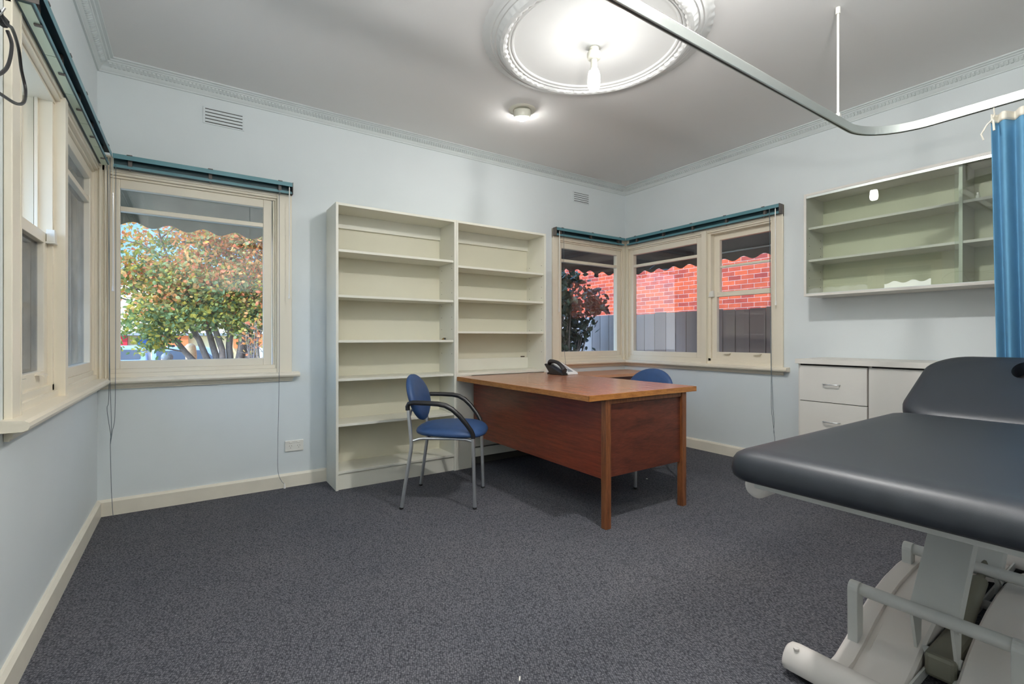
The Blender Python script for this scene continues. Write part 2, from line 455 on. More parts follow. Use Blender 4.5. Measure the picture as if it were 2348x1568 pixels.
# ------------------------------------------------------------------ windows
GT, GB = 2.008, 0.937     # glass top and bottom
def sash(m, f, g0, g1, zb, zt, d0, d1, rail_b, rail_t, st=0.052, transom=None, lip=True):
    """rectangular sash with glass opening g0..g1, zb..zt"""
    wbox(m, f, g0-st, g0, d0, d1, zb-rail_b, zt+rail_t)
    wbox(m, f, g1, g1+st, d0, d1, zb-rail_b, zt+rail_t)
    wbox(m, f, g0, g1, d0, d1, zb-rail_b, zb)
    wbox(m, f, g0, g1, d0, d1, zt, zt+rail_t)
    if transom: wbox(m, f, g0, g1, d0+0.004, d1-0.006, transom[0], transom[1])
def pane(parent, f, g0, g1, zb, zt, d, pm='pane'):
    m = MB(); wbox(m, f, g0-0.004, g1+0.004, d, d+0.004, zb-0.004, zt+0.004)
    return m.build('pane', M[pm], parent)

def window(n, f, corner, outer, gl, dh, label, screen=False, sgn=1):
    """corner = u of room corner, outer = u of the outside architrave edge; gl = fixed glass (lo, hi); dh = double hung glass or None"""
    pm = 'dustypane' if screen else 'pane'
    w = bpy.data.objects.new('window_%d' % n, None); COL.objects.link(w)
    w.location = Vector(f((corner+outer)/2, 0, ZS)); struct(w, label, 'window')
    s = 1 if outer > corner else -1             # direction corner -> outer
    c0 = corner + s*0.001
    lo, hi = min(c0, outer), max(c0, outer)
    inner = outer - s*0.087                      # inner edge of architrave
    # frame: jamb linings, head, corner casing with beads, sub-sill step
    fr = MB()
    a, b = (corner+s*0.030, inner)
    wbox(fr, f, corner+s*0.001, corner+s*0.046, -0.018, 0.125, ZS+0.001, 2.19)      # corner post
    for k, (e0, e1, dd) in enumerate(((0.003, 0.012, 0.024), (0.020, 0.028, 0.026), (0.036, 0.045, 0.023))):
        wbox(fr, f, corner+s*(e0+0.016), corner+s*(e1+0.014), -dd, -0.016, ZS+0.005, 2.188)
    wbox(fr, f, inner-s*0.008, inner+s*0.004, -0.022, 0.125, ZS+0.001, 2.112)        # outer jamb
    wbox(fr, f, inner-s*0.020, inner-s*0.008, 0.004, 0.125, ZS+0.001, 2.112)
    wbox(fr, f, inner-s*0.032, inner-s*0.020, 0.018, 0.125, ZS+0.001, 2.112)
    wbox(fr, f, corner+s*0.046, corner+s*0.056, 0.006, 0.125, ZS+0.001, 2.112)
    wbox(fr, f, c0, outer, -0.018, -0.001, 2.092, 2.19)                               # head architrave
    wbox(fr, f, corner+s*0.03, inner, -0.010, 0.125, 2.078, 2.134)
    wbox(fr, f, corner+s*0.03, inner, 0.006, 0.125, 2.064, 2.078)
    wbox(fr, f, corner+s*0.03, inner, -0.004, 0.125, ZS+0.001, 0.862)                # sub sill steps
    wbox(fr, f, corner+s*0.03, inner, 0.010, 0.125, 0.862, 0.887)
    if dh:
        mu0, mu1 = sorted((gl[0 if s < 0 else 1] + s*0.052, dh[1 if s < 0 else 0] - s*0.052))
        mid = (mu0+mu1)/2
        wbox(fr, f, mid-0.026, mid+0.026, -0.026, 0.125, ZS+0.001, 2.10)
        wbox(fr, f, mu0, mid, 0.010, 0.125, ZS+0.001, 2.10); wbox(fr, f, mid, mu1, 0.030, 0.125, ZS+0.001, 2.10)
        e = dh[1 if s < 0 else 0] - s*0.052
        wbox(fr, f, e, e+s*0.014, 0.0645, 0.0655, 0.90, 2.07)
        if screen: wbox(fr, f, e, e+s*0.016, 0.052, 0.0625, 1.50, 2.07); wbox(fr, f, e, e+s*0.016, 0.104, 0.122, 1.46, 2.07)
    fo = fr.build('frame', M['cream'], w, bevel=0.0025)
    ar = MB(); wbox(ar, f, inner+s*0.004, outer, -0.021, -0.001, ZS+0.006, 2.19)
    ar.build('architrave', M['cream'], w, bevel=0.003)
    # sill and apron
    si = MB()
    prof = [(0.02, 0.800), (-0.052, 0.800), (-0.064, 0.805), (-0.068, 0.815), (-0.066, 0.826), (-0.056, 0.833), (0.02, 0.836)]
    u0, u1 = (corner, outer+s*0.048)
    si.loft([[Vector(f(u0+(s*-d if d < 0 else 0), min(d, -0.001) if d > 0 else d, z)) for d, z in prof], [Vector(f(u1, min(d, -0.001) if d > 0 else d, z)) for d, z in prof]])
    si.build('window_sill', M['cream'], w, smooth=30)
    ap = MB()
    prof = [(-0.001, 0.768), (-0.014, 0.768), (-0.016, 0.776), (-0.022, 0.780), (-0.024, 0.790), (-0.034, 0.794), (-0.036, 0.8), (-0.001, 0.8)]
    ap.loft([[Vector(f(u0+s*-d, d, z)) for d, z in prof], [Vector(f(outer-s*0.002+s*-d*0.4, d, z)) for d, z in prof]])
    ap.build('apron', M['cream'], w, smooth=20)
    # fixed sash
    m = MB(); sash(m, f, gl[0], gl[1], GB, GT, 0.018, 0.062, 0.05, 0.056, transom=(1.868, 1.897))
    so = m.build('sash', M['cream'], w, bevel=0.003)
    pane(so, f, gl[0], gl[1], GB, GT, 0.046, pm)
    if dh:
        g0, g1 = dh
        ub, ut, tr = (0.958, 1.430, (1.20, 1.22)) if screen else (1.515, GT, (1.742, 1.762))
        m = MB(); sash(m, f, g0+0.004, g1-0.004, ub, ut, 0.066, 0.104, 0.03, 0.09 if not screen else 0.04, st=0.05, transom=tr)
        uo = m.build('upper_sash', M['cream'], w, bevel=0.002)
        pane(uo, f, g0, g1, ub, ut, 0.086, pm)
        m = MB(); sash(m, f, g0, g1, 0.948, 1.466, 0.026, 0.064, 0.062, 0.044, st=0.05)
        lo_ = m.build('lower_sash', M['cream'], w, bevel=0.002)
        pane(lo_, f, g0, g1, 0.948, 1.466, 0.046, pm)
        lifts = MB()
        for t in (0.22, 0.78):
            u = g0+(g1-g0)*t
            wbox(lifts, f, u-0.03, u+0.03, 0.002, 0.026, 0.936, 0.940)
            wbox(lifts, f, u-0.03, u+0.03, 0.000, 0.003, 0.930, 0.940)
        lifts.build('sash_lift', M['cream'], lo_)
        lk = MB()
        ue = g0 if abs(g0-corner) < abs(g1-corner) else g1
        ue -= s*0.045
        wbox(lk, f, ue-0.024, ue+0.024, -0.004, 0.03, 1.468, 1.476)
        p2 = [(ue-0.022, 1.476), (ue+0.022, 1.476), (ue+0.016, 1.512), (ue-0.004, 1.526), (ue-0.022, 1.526)]
        lk.loft([[Vector(f(u, -0.002, z)) for u, z in p2], [Vector(f(u, 0.024, z)) for u, z in p2]])
        lk.build('sash_catch', M['plasticwhite'], lo_, bevel=0.002)
    return w
window(1, map_back, XL, 0.612, (-0.361, 0.432), None, 'cream timber corner window on the back wall looking onto the autumn tree')
window(2, map_left, YB, 2.038, (2.877, 3.686), (2.156, 2.668), 'cream timber corner window on the left wall with dull grey panes', screen=True)
window(3, map_back, XR, 3.035, (3.180, 3.990), None, 'narrow cream corner window above the phone with a dark shrub outside')
window(4, map_right, YB, 2.038, (2.877, 3.686), (2.156, 2.668), 'cream timber corner window on the right wall facing the red bricks')

# ------------------------------------------------------------------ blinds (bare headrails)
def blind(f, corner, outer, label, wand_u, cords, ncl=4):
    s = 1 if outer > corner else -1
    t = thing('venetian_blind_rail', label, 'blind', Vector(f((corner+outer)/2, -0.03, 2.112)), group='bare blind headrails')
    a, b = corner+s*0.0795, outer-s*0.004
    m = MB()
    wbox(m, f, a, b, -0.0225, -0.0205, 2.112, 2.188)
    wbox(m, f, a, b, -0.075, -0.0225, 2.185, 2.188)
    wbox(m, f, a, b, -0.062, -0.0225, 2.112, 2.115)
    m.build('channel', M['teal_dark'], t)
    m = MB()
    wbox(m, f, a, b, -0.077, -0.075, 2.160, 2.189)
    wbox(m, f, a, b, -0.064, -0.062, 2.1115, 2.126)
    wbox(m, f, a, b, -0.032, -0.030, 2.134, 2.139)
    m.build('lip', M['teal'], t, bevel=0.0008)
    m = MB(); wbox(m, f, b, b+s*0.004, -0.079, -0.0205, 2.109, 2.191); m.build('end_cap', M['clip'], t)
    for k in range(ncl):
        u = a+(b-a)*(0.08+0.84*k/(ncl-1))
        m = MB(); wbox(m, f, u-0.010, u+0.010, -0.055, -0.023, 2.116, 2.182); wbox(m, f, u-0.014, u+0.014, -0.079, -0.072, 2.186, 2.193)
        wbox(m, f, u-0.006, u+0.006, -0.060, -0.040, 2.104, 2.1115)
        m.build('bracket', M['clip'], t, bevel=0.002)
    for (wu, zt, zb) in wand_u:
        m = MB(); m.tube([f(wu, -0.070, zt), f(wu+0.001, -0.066, (zt+zb)/2), f(wu, -0.064, zb+0.03)], 0.0038, 8)
        m.tube([f(wu, -0.064, zb+0.032), f(wu, -0.064, zb)], 0.006, 8, radii=[0.005, 0.008])
        m.tube([f(wu, -0.070, 2.16), f(wu, -0.070, zt)], 0.002, 6)
        m.build('tilt_wand', M['clearwand'], t, smooth=40)
    for pts in cords:
        m = MB(); P = [Vector(f(*p)) for p in pts]
        Q = []
        for i in range(len(P)-1):
            p0 = P[max(i-1, 0)]; p1 = P[i]; p2 = P[i+1]; p3 = P[min(i+2, len(P)-1)]
            for k in range(6):
                x = k/6
                Q.append(0.5*((2*p1)+(p2-p0)*x+(2*p0-5*p1+4*p2-p3)*x*x+(3*p1-p0-3*p2+p3)*x**3))
        Q.append(P[-1])
        m.tube(Q, 0.0016, 5)
        m.build('pull_cord', M['cord'], t)
    return t
b1 = blind(map_back, XL, 0.612, 'teal blind headrail above the autumn tree window on the back wall', [(-0.385, 1.95, 1.361), (0.588, 2.15, 1.361)],
      [[(-0.398, -0.072, 2.16), (-0.402, -0.071, 1.5), (-0.400, -0.071, 0.9), (-0.392, -0.071, 0.55), (-0.398, -0.066, 0.44), (-0.394, -0.05, 0.15), (-0.388, -0.04, 0.004)],
       [(-0.412, -0.072, 2.16), (-0.406, -0.071, 1.75), (-0.402, -0.071, 1.2), (-0.404, -0.072, 0.74), (-0.412, -0.072, 0.66), (-0.404, -0.072, 0.57), (-0.396, -0.07, 0.5), (-0.398, -0.066, 0.44)],
       [(-0.372, -0.072, 2.12), (-0.373, -0.072, 1.0), (-0.376, -0.072, 0.62), (-0.388, -0.07, 0.52), (-0.398, -0.066, 0.44)],
       [(0.520, -0.078, 2.16), (0.522, -0.074, 1.4), (0.521, -0.073, 0.8), (0.514, -0.06, 0.30), (0.518, -0.045, 0.13), (0.540, -0.04, 0.06), (0.560, -0.042, 0.035)]], 3)
m = MB().tube([map_back(0.560, -0.042, 0.038), map_back(0.561, -0.044, 0.003)], 0.004, 8, radii=[0.003, 0.0075]); m.build('cord_tassel', M['clearwand'], b1, smooth=40)
bl = blind(map_left, YB, 2.038, 'teal blind headrail above the grey paned window on the left wall', [], [], 5)
for k in range(5):
    m = MB(); wbox(m, map_left, 2.06+k*0.333, 2.06+(k+1)*0.333-0.004, -0.057, -0.028, 2.1100, 2.1117); m.build('cover_strip', M['strip'], bl)
blind(map_back, XR, 3.035, 'short teal blind headrail above the shrub window beside the bookshelf', [(3.081, 2.15, 1.343)],
      [[(3.133, -0.076, 2.16), (3.134, -0.074, 1.5), (3.140, -0.074, 1.0), (3.160, -0.074, 0.80)]], 3)
blind(map_right, YB, 2.038, 'teal blind headrail above the brick view window on the right wall', [(2.074, 2.15, 1.353)],
      [[(2.118, -0.076, 2.16), (2.116, -0.074, 1.4), (2.108, -0.074, 0.85), (2.112, -0.06, 0.50), (2.107, -0.05, 0.40), (2.096, -0.045, 0.28)],
       [(2.122, -0.076, 2.16), (2.108, -0.074, 1.4), (2.104, -0.074, 0.85), (2.098, -0.06, 0.50), (2.094, -0.05, 0.38), (2.100, -0.045, 0.30), (2.092, -0.045, 0.24), (2.098, -0.04, 0.14)]], 5)

# ------------------------------------------------------------------ wall vents, outlet, switch, cable
def vent(u0, u1, z0, z1, label):
    t = thing('wall_vent', label, 'vent', map_back((u0+u1)/2, -0.004, z0), group='wall vents')
    m = MB(); wbox(m, map_back, u0-0.008, u1+0.008, -0.003, -0.001, z0-0.008, z1+0.008)
    m.build('back_plate', M['slot'], t)
    m = MB()
    n = 5; pit = (z1-z0)/(n-1)
    sl = 0.0058
    wbox(m, map_back, u0-0.012, u0, -0.006, -0.001, z0-0.012, z1+0.014)
    wbox(m, map_back, u1, u1+0.012, -0.006, -0.001, z0-0.012, z1+0.014)
    for i in range(n-1):
        wbox(m, map_back, u0, u1, -0.007, -0.0032, z0+i*pit+sl/2, z0+(i+1)*pit-sl/2)
    wbox(m, map_back, u0, u1, -0.006, -0.001, z1+sl/2, z1+0.014)
    wbox(m, map_back, u0, u1, -0.006, -0.001, z0-0.012, z0-sl/2)
    m.build('grille', M['wall'], t, bevel=0.001)
vent(0.083, 0.300, 2.524, 2.611, 'painted wall vent with five slots above the autumn tree window')
vent(3.332, 3.536, 2.518, 2.603, 'painted wall vent with five slots near the right hand ceiling corner')

t = thing('power_outlet', 'white double power outlet low on the wall left of the bookshelves', 'power outlet', map_back(0.63, -0.006, 0.25))
m = MB(); wbox(m, map_back, 0.568, 0.692, -0.012, -0.001, 0.256, 0.334); m.build('face_plate', M['plasticwhite'], t, bevel=0.003)
for uc in (0.605, 0.660):
    m = MB(); wbox(m, map_back, uc-0.009, uc+0.009, -0.0165, -0.012, 0.312, 0.325); m.build('rocker_switch', M['plasticwhite'], t, bevel=0.002)
    m = MB()
    for (du, dz, an) in ((-0.007, 0.295, 25), (0.007, 0.295, -25), (0, 0.281, 0)):
        m.obox(map_back(uc+du, -0.0122, dz), (0.0022, 0.001, 0.008), Matrix.Rotation(R(an), 3, 'Y'))
    m.build('pin_slots', M['slot'], t)

t = thing('light_switch', 'white light switch plate on the left wall before the window architrave', 'light switch', map_left(1.91, -0.005, 1.40))
m = MB(); wbox(m, map_left, 1.852, 1.967, -0.010, -0.001, 1.400, 1.470); m.build('face_plate', M['plasticwhite'], t, bevel=0.003)
m = MB(); wbox(m, map_left, 1.935, 1.955, -0.014, -0.010, 1.424, 1.446); m.build('rocker_switch', M['plasticwhite'], t, bevel=0.002)

# coiled dark cable hung on a hook by the left window
def smooth_path(P, n=8, closed=False):
    P = [Vector(p) for p in P]; Q = []
    for i in range(len(P)-1):
        p0 = P[max(i-1, 0)]; p1 = P[i]; p2 = P[i+1]; p3 = P[min(i+2, len(P)-1)]
        for k in range(n):
            x = k/n
            Q.append(0.5*((2*p1)+(p2-p0)*x+(2*p0-5*p1+4*p2-p3)*x*x+(3*p1-p0-3*p2+p3)*x**3))
    Q.append(P[-1]); return Q
CXX = -0.405
P = [(1.812, 1.900), (1.806, 1.860), (1.752, 1.776), (1.66, 1.715), (1.54, 1.70), (1.44, 1.76), (1.43, 1.85), (1.52, 1.90), (1.66, 1.895), (1.752, 1.891), (1.83, 1.917), (1.935, 1.916), (1.997, 1.877), (2.024, 1.835), (1.965, 1.775), (1.861, 1.727), (1.752, 1.699), (1.63, 1.685), (1.50, 1.705), (1.46, 1.78), (1.55, 1.87), (1.70, 1.90), (1.77, 1.905)]
t = thing('cable', 'thin dark cable coiled on a hook beside the left window', 'cable', (CXX, 1.76, 1.68))
m = MB().tube(smooth_path([(CXX+0.012*math.sin(i*0.9), y, z) for i, (y, z) in enumerate(P)]), 0.0042, 8); m.build('flex', M['black'], t, smooth=60)
m = MB().tube([(CXX, 1.742, 1.897), (CXX, 1.785, 1.905)], 0.011, 10); m.build('plug_end', M['rubber'], t, smooth=50)
m = MB().tube([(XL+0.001, 1.70, 1.885), (CXX-0.01, 1.70, 1.885), (CXX+0.012, 1.70, 1.886), (CXX+0.02, 1.70, 1.905)], 0.003, 8); m.build('wall_hook', M['chrome'], t, smooth=50)

# ------------------------------------------------------------------ bookshelves
FS = 3.485
def bookshelf(x0, x1, shelves, label, kick=0.10, rails=True, lower=False):
    t = thing('bookshelf', label, 'bookshelf', ((x0+x1)/2, 3.63, 0), group='white wall bookshelves')
    th, top, yb = 0.018, 2.040, YB-0.022
    a = {'smooth': None}
    bot = 0.776 if lower else 0.116
    for (p0, p1) in ((x0, x0+th), (x1-th, x1)):
        MB().box(p0, p1, FS, yb, 0.0, top).build('side_panel', M['shelfwhite'], t, bevel=0.001)
    MB().box(x0+th, x1-th, FS, yb, top-0.020, top-0.002).build('top_panel', M['shelfwhite'], t, bevel=0.001)
    MB().box(x0+th, x1-th, yb-0.004, yb, 0.05, top-0.02).build('back_panel', M['shelfback'], t)
    MB().box(x0+th, x1-th, yb-0.024, yb-0.004, top-0.125, top-0.02).build('hanging_rail', M['shelfwhite'], t, bevel=0.002)
    for z in shelves:
        MB().box(x0+th+0.001, x1-th-0.001, FS+0.012, yb-0.005, z, z+0.018).build('shelf', M['shelfwhite'], t, bevel=0.001)
    if not lower:
        MB().box(x0+th, x1-th, FS+0.002, yb-0.004, 0.116, 0.134).build('base_shelf', M['shelfwhite'], t, bevel=0.001)
        MB().box(x0+th, x1-th, FS+0.014, FS+0.030, 0.001, 0.116).build('kick_board', M['shelfwhite'], t)
    else:
        MB().box(x0+th, x1-th, FS, yb-0.004, 0.770, 0.790).build('base_shelf', M['shelfwhite'], t, bevel=0.001)
        MB().box(x0+th, x1-th, yb-0.024, yb-0.004, 0.79, 0.895).build('lower_rail', M['shelfwhite'], t, bevel=0.002)
        MB().box(x0+th, x0+0.142, FS+0.001, FS+0.018, 0.001, 0.770).build('filler_panel', M['shelfwhite'], t, bevel=0.001)
        MB().box(x0+0.142, x1-th, FS+0.010, FS+0.026, 0.168, 0.766).build('cupboard_door', M['shelfwhite'], t, bevel=0.001)
        MB().box(x0+0.142, x1-th, FS+0.004, FS+0.026, 0.085, 0.158).build('bottom_rail', M['shelfwhite'], t, bevel=0.001)
        MB().box(x0+0.142, x1-th, FS+0.10, FS+0.115, 0.001, 0.085).build('kick_board', M['slot'], t)
    # peg holes along the side panels
    for k in range(9):
        z = 0.95+0.1*k
        for yy in (FS+0.045, yb-0.05):
            MB().box(x1-th-0.0006, x1-th+0.0002, yy-0.003, yy+0.003, z-0.003, z+0.003).build('peg_hole', M['slot'], t)
    return t
bookshelf(0.851, 1.7985, [0.448, 0.771, 1.046, 1.369, 1.693], 'tall white bookshelf with six open bays nearest the autumn tree window')
bookshelf(1.7995, 2.724, [1.118, 1.396, 1.657], 'tall white bookshelf with four open bays standing behind the desk', lower=True)

# small things on the shelves
t = thing('bulldog_clip', 'tiny black clip with brass edge on the third shelf of the left bookshelf', 'clip', (1.742, 3.60, 1.064))
MB().box(1.742, 1.758, 3.595, 3.612, 1.0645, 1.081).build('clip_body', M['black'], t, bevel=0.002)
MB().loft([[Vector((1.742, y, 1.081)), Vector((1.742, y, 1.0645)), Vector((1.724, y, 1.0645))] for y in (3.596, 3.611)]).build('clip_lever', mat('brass', srgb(128, 100, 48), 0.4, 0.6), t)
m = MB().tube([(2.628, 3.752, 0.9015), (2.668, 3.752, 0.9015)], 0.005, 10)
tag(m.build('marker_stub', mat('brown_card', srgb(96, 82, 70), 0.7), smooth=50), 'short brown stub lying on the lower rail inside the right bookshelf', 'stub')

# ------------------------------------------------------------------ desk
DX0, DX1, DY0, DY1 = 1.797, 2.748, 1.921, 3.472
DZ = 0.765
t = thing('desk', 'large mahogany desk with golden edged top in front of the bookshelves', 'desk', (2.27, 2.7, 0))
MB().box(DX0+0.004, DX1-0.004, DY0+0.004, DY1-0.004, DZ-0.028, DZ).build('desktop', M['desktop'], t, bevel=0.001)
m = MB()
for (a, b, c, d) in ((DX0, DX0+0.004, DY0, DY1), (DX1-0.004, DX1, DY0, DY1), (DX0, DX1, DY0, DY0+0.004), (DX0, DX1, DY1-0.004, DY1)):
    m.box(a, b, c, d, DZ-0.033, DZ-0.001)
m.build('edge_banding', M['edge'], t, bevel=0.001)
LX0, LX1 = 1.937, 2.617
for (lx, ly) in ((LX0, 1.932), (LX1, 1.932), (LX1, 3.40)):
    m = MB(); a = 0.040
    m.loft([[Vector((lx+q, ly+r, z)) for q, r in ((0, 0), (a, 0), (a, a), (0, a))] for z in (0.0, DZ-0.0335)])
    m.build('leg', M['legwood'], t, bevel=0.002)
MB().box(LX0+0.010, LX0+0.028, 1.973, 3.462, 0.275, DZ-0.035).build('modesty_panel', M['mahog_y'], t, bevel=0.001)
MB().box(LX0+0.041, LX1-0.001, 1.950, 1.966, 0.285, DZ-0.062).build('end_panel', M['mahog_x'], t, bevel=0.001)
MB().box(LX0+0.041, LX1-0.001, 1.940, 1.962, DZ-0.061, DZ-0.034).build('apron_rail', M['legwood'], t, bevel=0.001)
MB().box(LX0+0.041, LX1-0.001, 3.42, 3.438, 0.285, DZ-0.035).build('far_end_panel', M['mahog_x'], t, bevel=0.001)
MB().box(2.20, 2.60, 2.98, 3.355, 0.28, DZ-0.035).build('drawer_pedestal', M['mahog_x'], t, bevel=0.001)
t = thing('desk_return', 'lower wooden desk return running under the shrub window to the right wall', 'desk', (3.4, 3.5, 0))
MB().box(2.752, XR-0.024, 3.285, YB-0.024, 0.698, 0.726).build('return_top', M['returntop'], t, bevel=0.0015)
MB().box(2.80, XR-0.06, 3.315, 3.333, 0.46, 0.697).build('front_panel', M['mahog_x'], t, bevel=0.001)
MB().box(2.80, 2.818, 3.334, YB-0.06, 0.10, 0.697).build('side_panel', M['mahog_y'], t, bevel=0.001)
for (lx, ly) in ((2.782, 3.30), (XR-0.085, 3.30), (2.782, YB-0.08), (XR-0.085, YB-0.08)):
    MB().box(lx, lx+0.036, ly, ly+0.036, 0, 0.697).build('leg', M['legwood'], t, bevel=0.002)

# ------------------------------------------------------------------ telephone (local: +y runs from low front edge towards the raised back)
t = thing('desk_telephone', 'white desk telephone with charcoal handset near the back corner of the desk', 'telephone', (2.665, 3.20, DZ), R(3))
def tel(u, h, w): return Vector((w, u, h))
m = MB().prism([(-0.115, 0.002), (0.05, 0.002), (0.115, 0.085), (0.10, 0.098), (-0.11, 0.018)], tel, -0.02, 0.095)
m.build('body', M['phonewhite'], t, bevel=0.004, local=True)
m = MB().prism([(-0.11, 0.002), (0.045, 0.002), (0.12, 0.082), (0.112, 0.092), (-0.105, 0.014)], tel, -0.088, -0.021)
m.build('handset_cradle', M['black'], t, bevel=0.004, local=True)
m = MB().prism([(0.02, 0.001), (0.105, 0.001), (0.10, 0.012), (0.06, 0.03)], tel, -0.07, 0.08)
m.build('stand', M['black'], t, bevel=0.003, local=True)
sl = math.atan2(0.080, 0.21)
def tp(u, h, w):      # along slope coordinates
    return Vector((w, -0.11+u*math.cos(sl)-h*math.sin(sl), 0.018+u*math.sin(sl)+h*math.cos(sl)))
m = MB(); rings = []
for i in range(13):
    x = i/12; u = 0.012+0.200*x
    hh = 0.012+0.034*math.sin(PI*x)**0.8
    th = 0.015+0.012*abs(2*x-1)**3
    wd = 0.020+0.006*abs(2*x-1)**3
    rings.append([tp(u, hh+th*math.sin(a), -0.054+wd*math.cos(a)) for a in [2*PI*k/12 for k in range(12)]])
m.loft(rings); 
m.build('handset', M['handset'], t, smooth=40, local=True)
m = MB()
for r in range(4):
    for c in range(3):
        m.loft([[tp(0.022+r*0.017+a, h, 0.004+c*0.019+b) for a, b in ((0, 0), (0.011, 0), (0.011, 0.013), (0, 0.013))] for h in (0.0005, 0.003)])
m.build('keypad', M['keys'], t, local=True)
m = MB()
for r in range(5):
    m.loft([[tp(0.105+r*0.013+a, h, 0.000+b) for a, b in ((0, 0), (0.005, 0), (0.005, 0.07), (0, 0.07))] for h in (0.0005, 0.002)])
m.build('memory_keys', M['keys'], t, local=True)

# ------------------------------------------------------------------ chairs
def make_chair(label):
    t = thing('visitor_chair', label, 'chair', (0, 0, 0), group='blue armchairs with chrome legs')
    for s in (1, -1):
        # rear leg, bent, rising to the arm
        m = MB().tube([(-0.235, s*0.243, 0.0), (-0.205, s*0.232, 0.2), (-0.178, s*0.224, 0.375), (-0.176, s*0.223, 0.41), (-0.184, s*0.223, 0.50), (-0.198, s*0.223, 0.645)], 0.0115, 12)
        leg = m.build('leg', M['chrome'], t, smooth=50, local=True)
        MB().tube([(-0.2355, s*0.2432, 0.0), (-0.234, s*0.2428, 0.012)], 0.0128, 12).build('leg_tip', M['rubber'], leg, smooth=50, local=True)
        m = MB().tube([(0.228, s*0.215, 0.0), (0.222, s*0.215, 0.25), (0.216, s*0.216, 0.455)], 0.0115, 12)
        leg = m.build('leg', M['chrome'], t, smooth=50, local=True)
        MB().tube([(0.228, s*0.215, 0.0), (0.2277, s*0.215, 0.012)], 0.0128, 12).build('leg_tip', M['rubber'], leg, smooth=50, local=True)
        # armrest
        P = [(-0.199, s*0.224, 0.622), (-0.2, s*0.226, 0.645), (-0.190, s*0.231, 0.664), (-0.160, s*0.238, 0.671), (-0.08, s*0.246, 0.670), (0.0, s*0.249, 0.666), (0.045, s*0.249, 0.657), (0.09, s*0.247, 0.632), (0.135, s*0.241, 0.590), (0.175, s*0.232, 0.540), (0.205, s*0.222, 0.495), (0.216, s*0.217, 0.470), (0.217, s*0.216, 0.445)]
        m = MB().tube(P, 0.014, 12, radii=[0.0145, 0.0145, 0.0145, 0.015, 0.0155, 0.016, 0.016, 0.016, 0.0155, 0.015, 0.0145, 0.014, 0.0138])
        m.build('armrest', M['black'], t, smooth=60, local=True)
        m = MB().tube([(-0.176, s*0.222, 0.425), (-0.135, s*0.205, 0.436), (-0.10, s*0.198, 0.438), (0.10, s*0.198, 0.438), (0.17, s*0.203, 0.436), (0.216, s*0.215, 0.425)], 0.0085, 10)
        m.build('seat_rail', M['chrome'], t, smooth=50, local=True)
    for x in (-0.08, 0.10):
        MB().tube([(x, -0.198, 0.438), (x, 0.198, 0.438)], 0.0085, 10).build('cross_rail', M['chrome'], t, smooth=50, local=True)
    # seat: rounded trapezoid cushion
    m = MB(); rings = []
    def outline(k, z):
        ring = []
        for i in range(40):
            a = 2*PI*i/40
            ca, sa = math.cos(a), math.sin(a)
            e = 2/2.9
            x = 0.236*abs(ca)**e*(1 if ca > 0 else -1); y = abs(sa)**e*(1 if sa > 0 else -1)
            w = 0.228 + 0.035*(x/0.236)
            ring.append(Vector((0.046+x*k+0.0, y*w*k, z + (-0.012*max(0, (x*k)/0.236)**3))))
        return ring
    for (k, z) in ((0.80, 0.447), (0.93, 0.449), (0.985, 0.456), (1.0, 0.466), (0.98, 0.479), (0.92, 0.492), (0.80, 0.503), (0.6, 0.512), (0.35, 0.516), (0.1, 0.517)): rings.append(outline(k, z))
    m.loft(rings); m.build('seat', M['bluefab'], t, smooth=60, local=True)
    # backrest: egg shaped curved pad leaning back
    def bk(y, h, off):
        ang = R(17)
        x0 = -0.174 + 0.32*(y**2)            # wraps forwards at the sides
        z = 0.678 + h*math.cos(ang) + off*math.sin(ang)*1
        x = x0 - 0.02 - h*math.sin(ang) + off*math.cos(ang)
        return Vector((x, y, z))
    m = MB(); rings = []
    N = 36
    def egg(k, off):
        r = []
        for i in range(N):
            a = 2*PI*i/N
            y = 0.222*math.cos(a)*k; h = (0.162 if math.sin(a) > 0 else 0.160)*math.sin(a)*k
            y *= (1.0 - 0.16*(-math.sin(a))**3 if math.sin(a) < 0 else 1.0)
            r.append(bk(y, h, off))
        return r
    for (k, off) in ((0.1, -0.026), (0.5, -0.025), (0.85, -0.020), (0.96, -0.012), (1.0, 0.0), (0.975, 0.013), (0.90, 0.022), (0.7, 0.027), (0.4, 0.029), (0.1, 0.029)): rings.append(egg(k, off))
    m.loft(rings); m.build('backrest', M['bluefab'], t, smooth=70, local=True)
    MB().tube([(-0.186, -0.222, 0.585), (-0.212, -0.1, 0.60), (-0.214, 0.1, 0.60), (-0.186, 0.222, 0.585)], 0.008, 8).build('back_bar', M['chrome'], t, smooth=50, local=True)
    return t
ch = make_chair('blue padded chair with chrome legs and black arms between bookshelf and desk')
ch.location = (1.4395, 2.943, 0); ch.rotation_euler.z = R(-37.4)
c2 = copy_thing(ch); c2.location = (2.872, 2.562, 0); c2.rotation_euler.z = R(180)
c2['label'] = 'blue chair mostly hidden behind the desk, only its backrest top and legs showing'

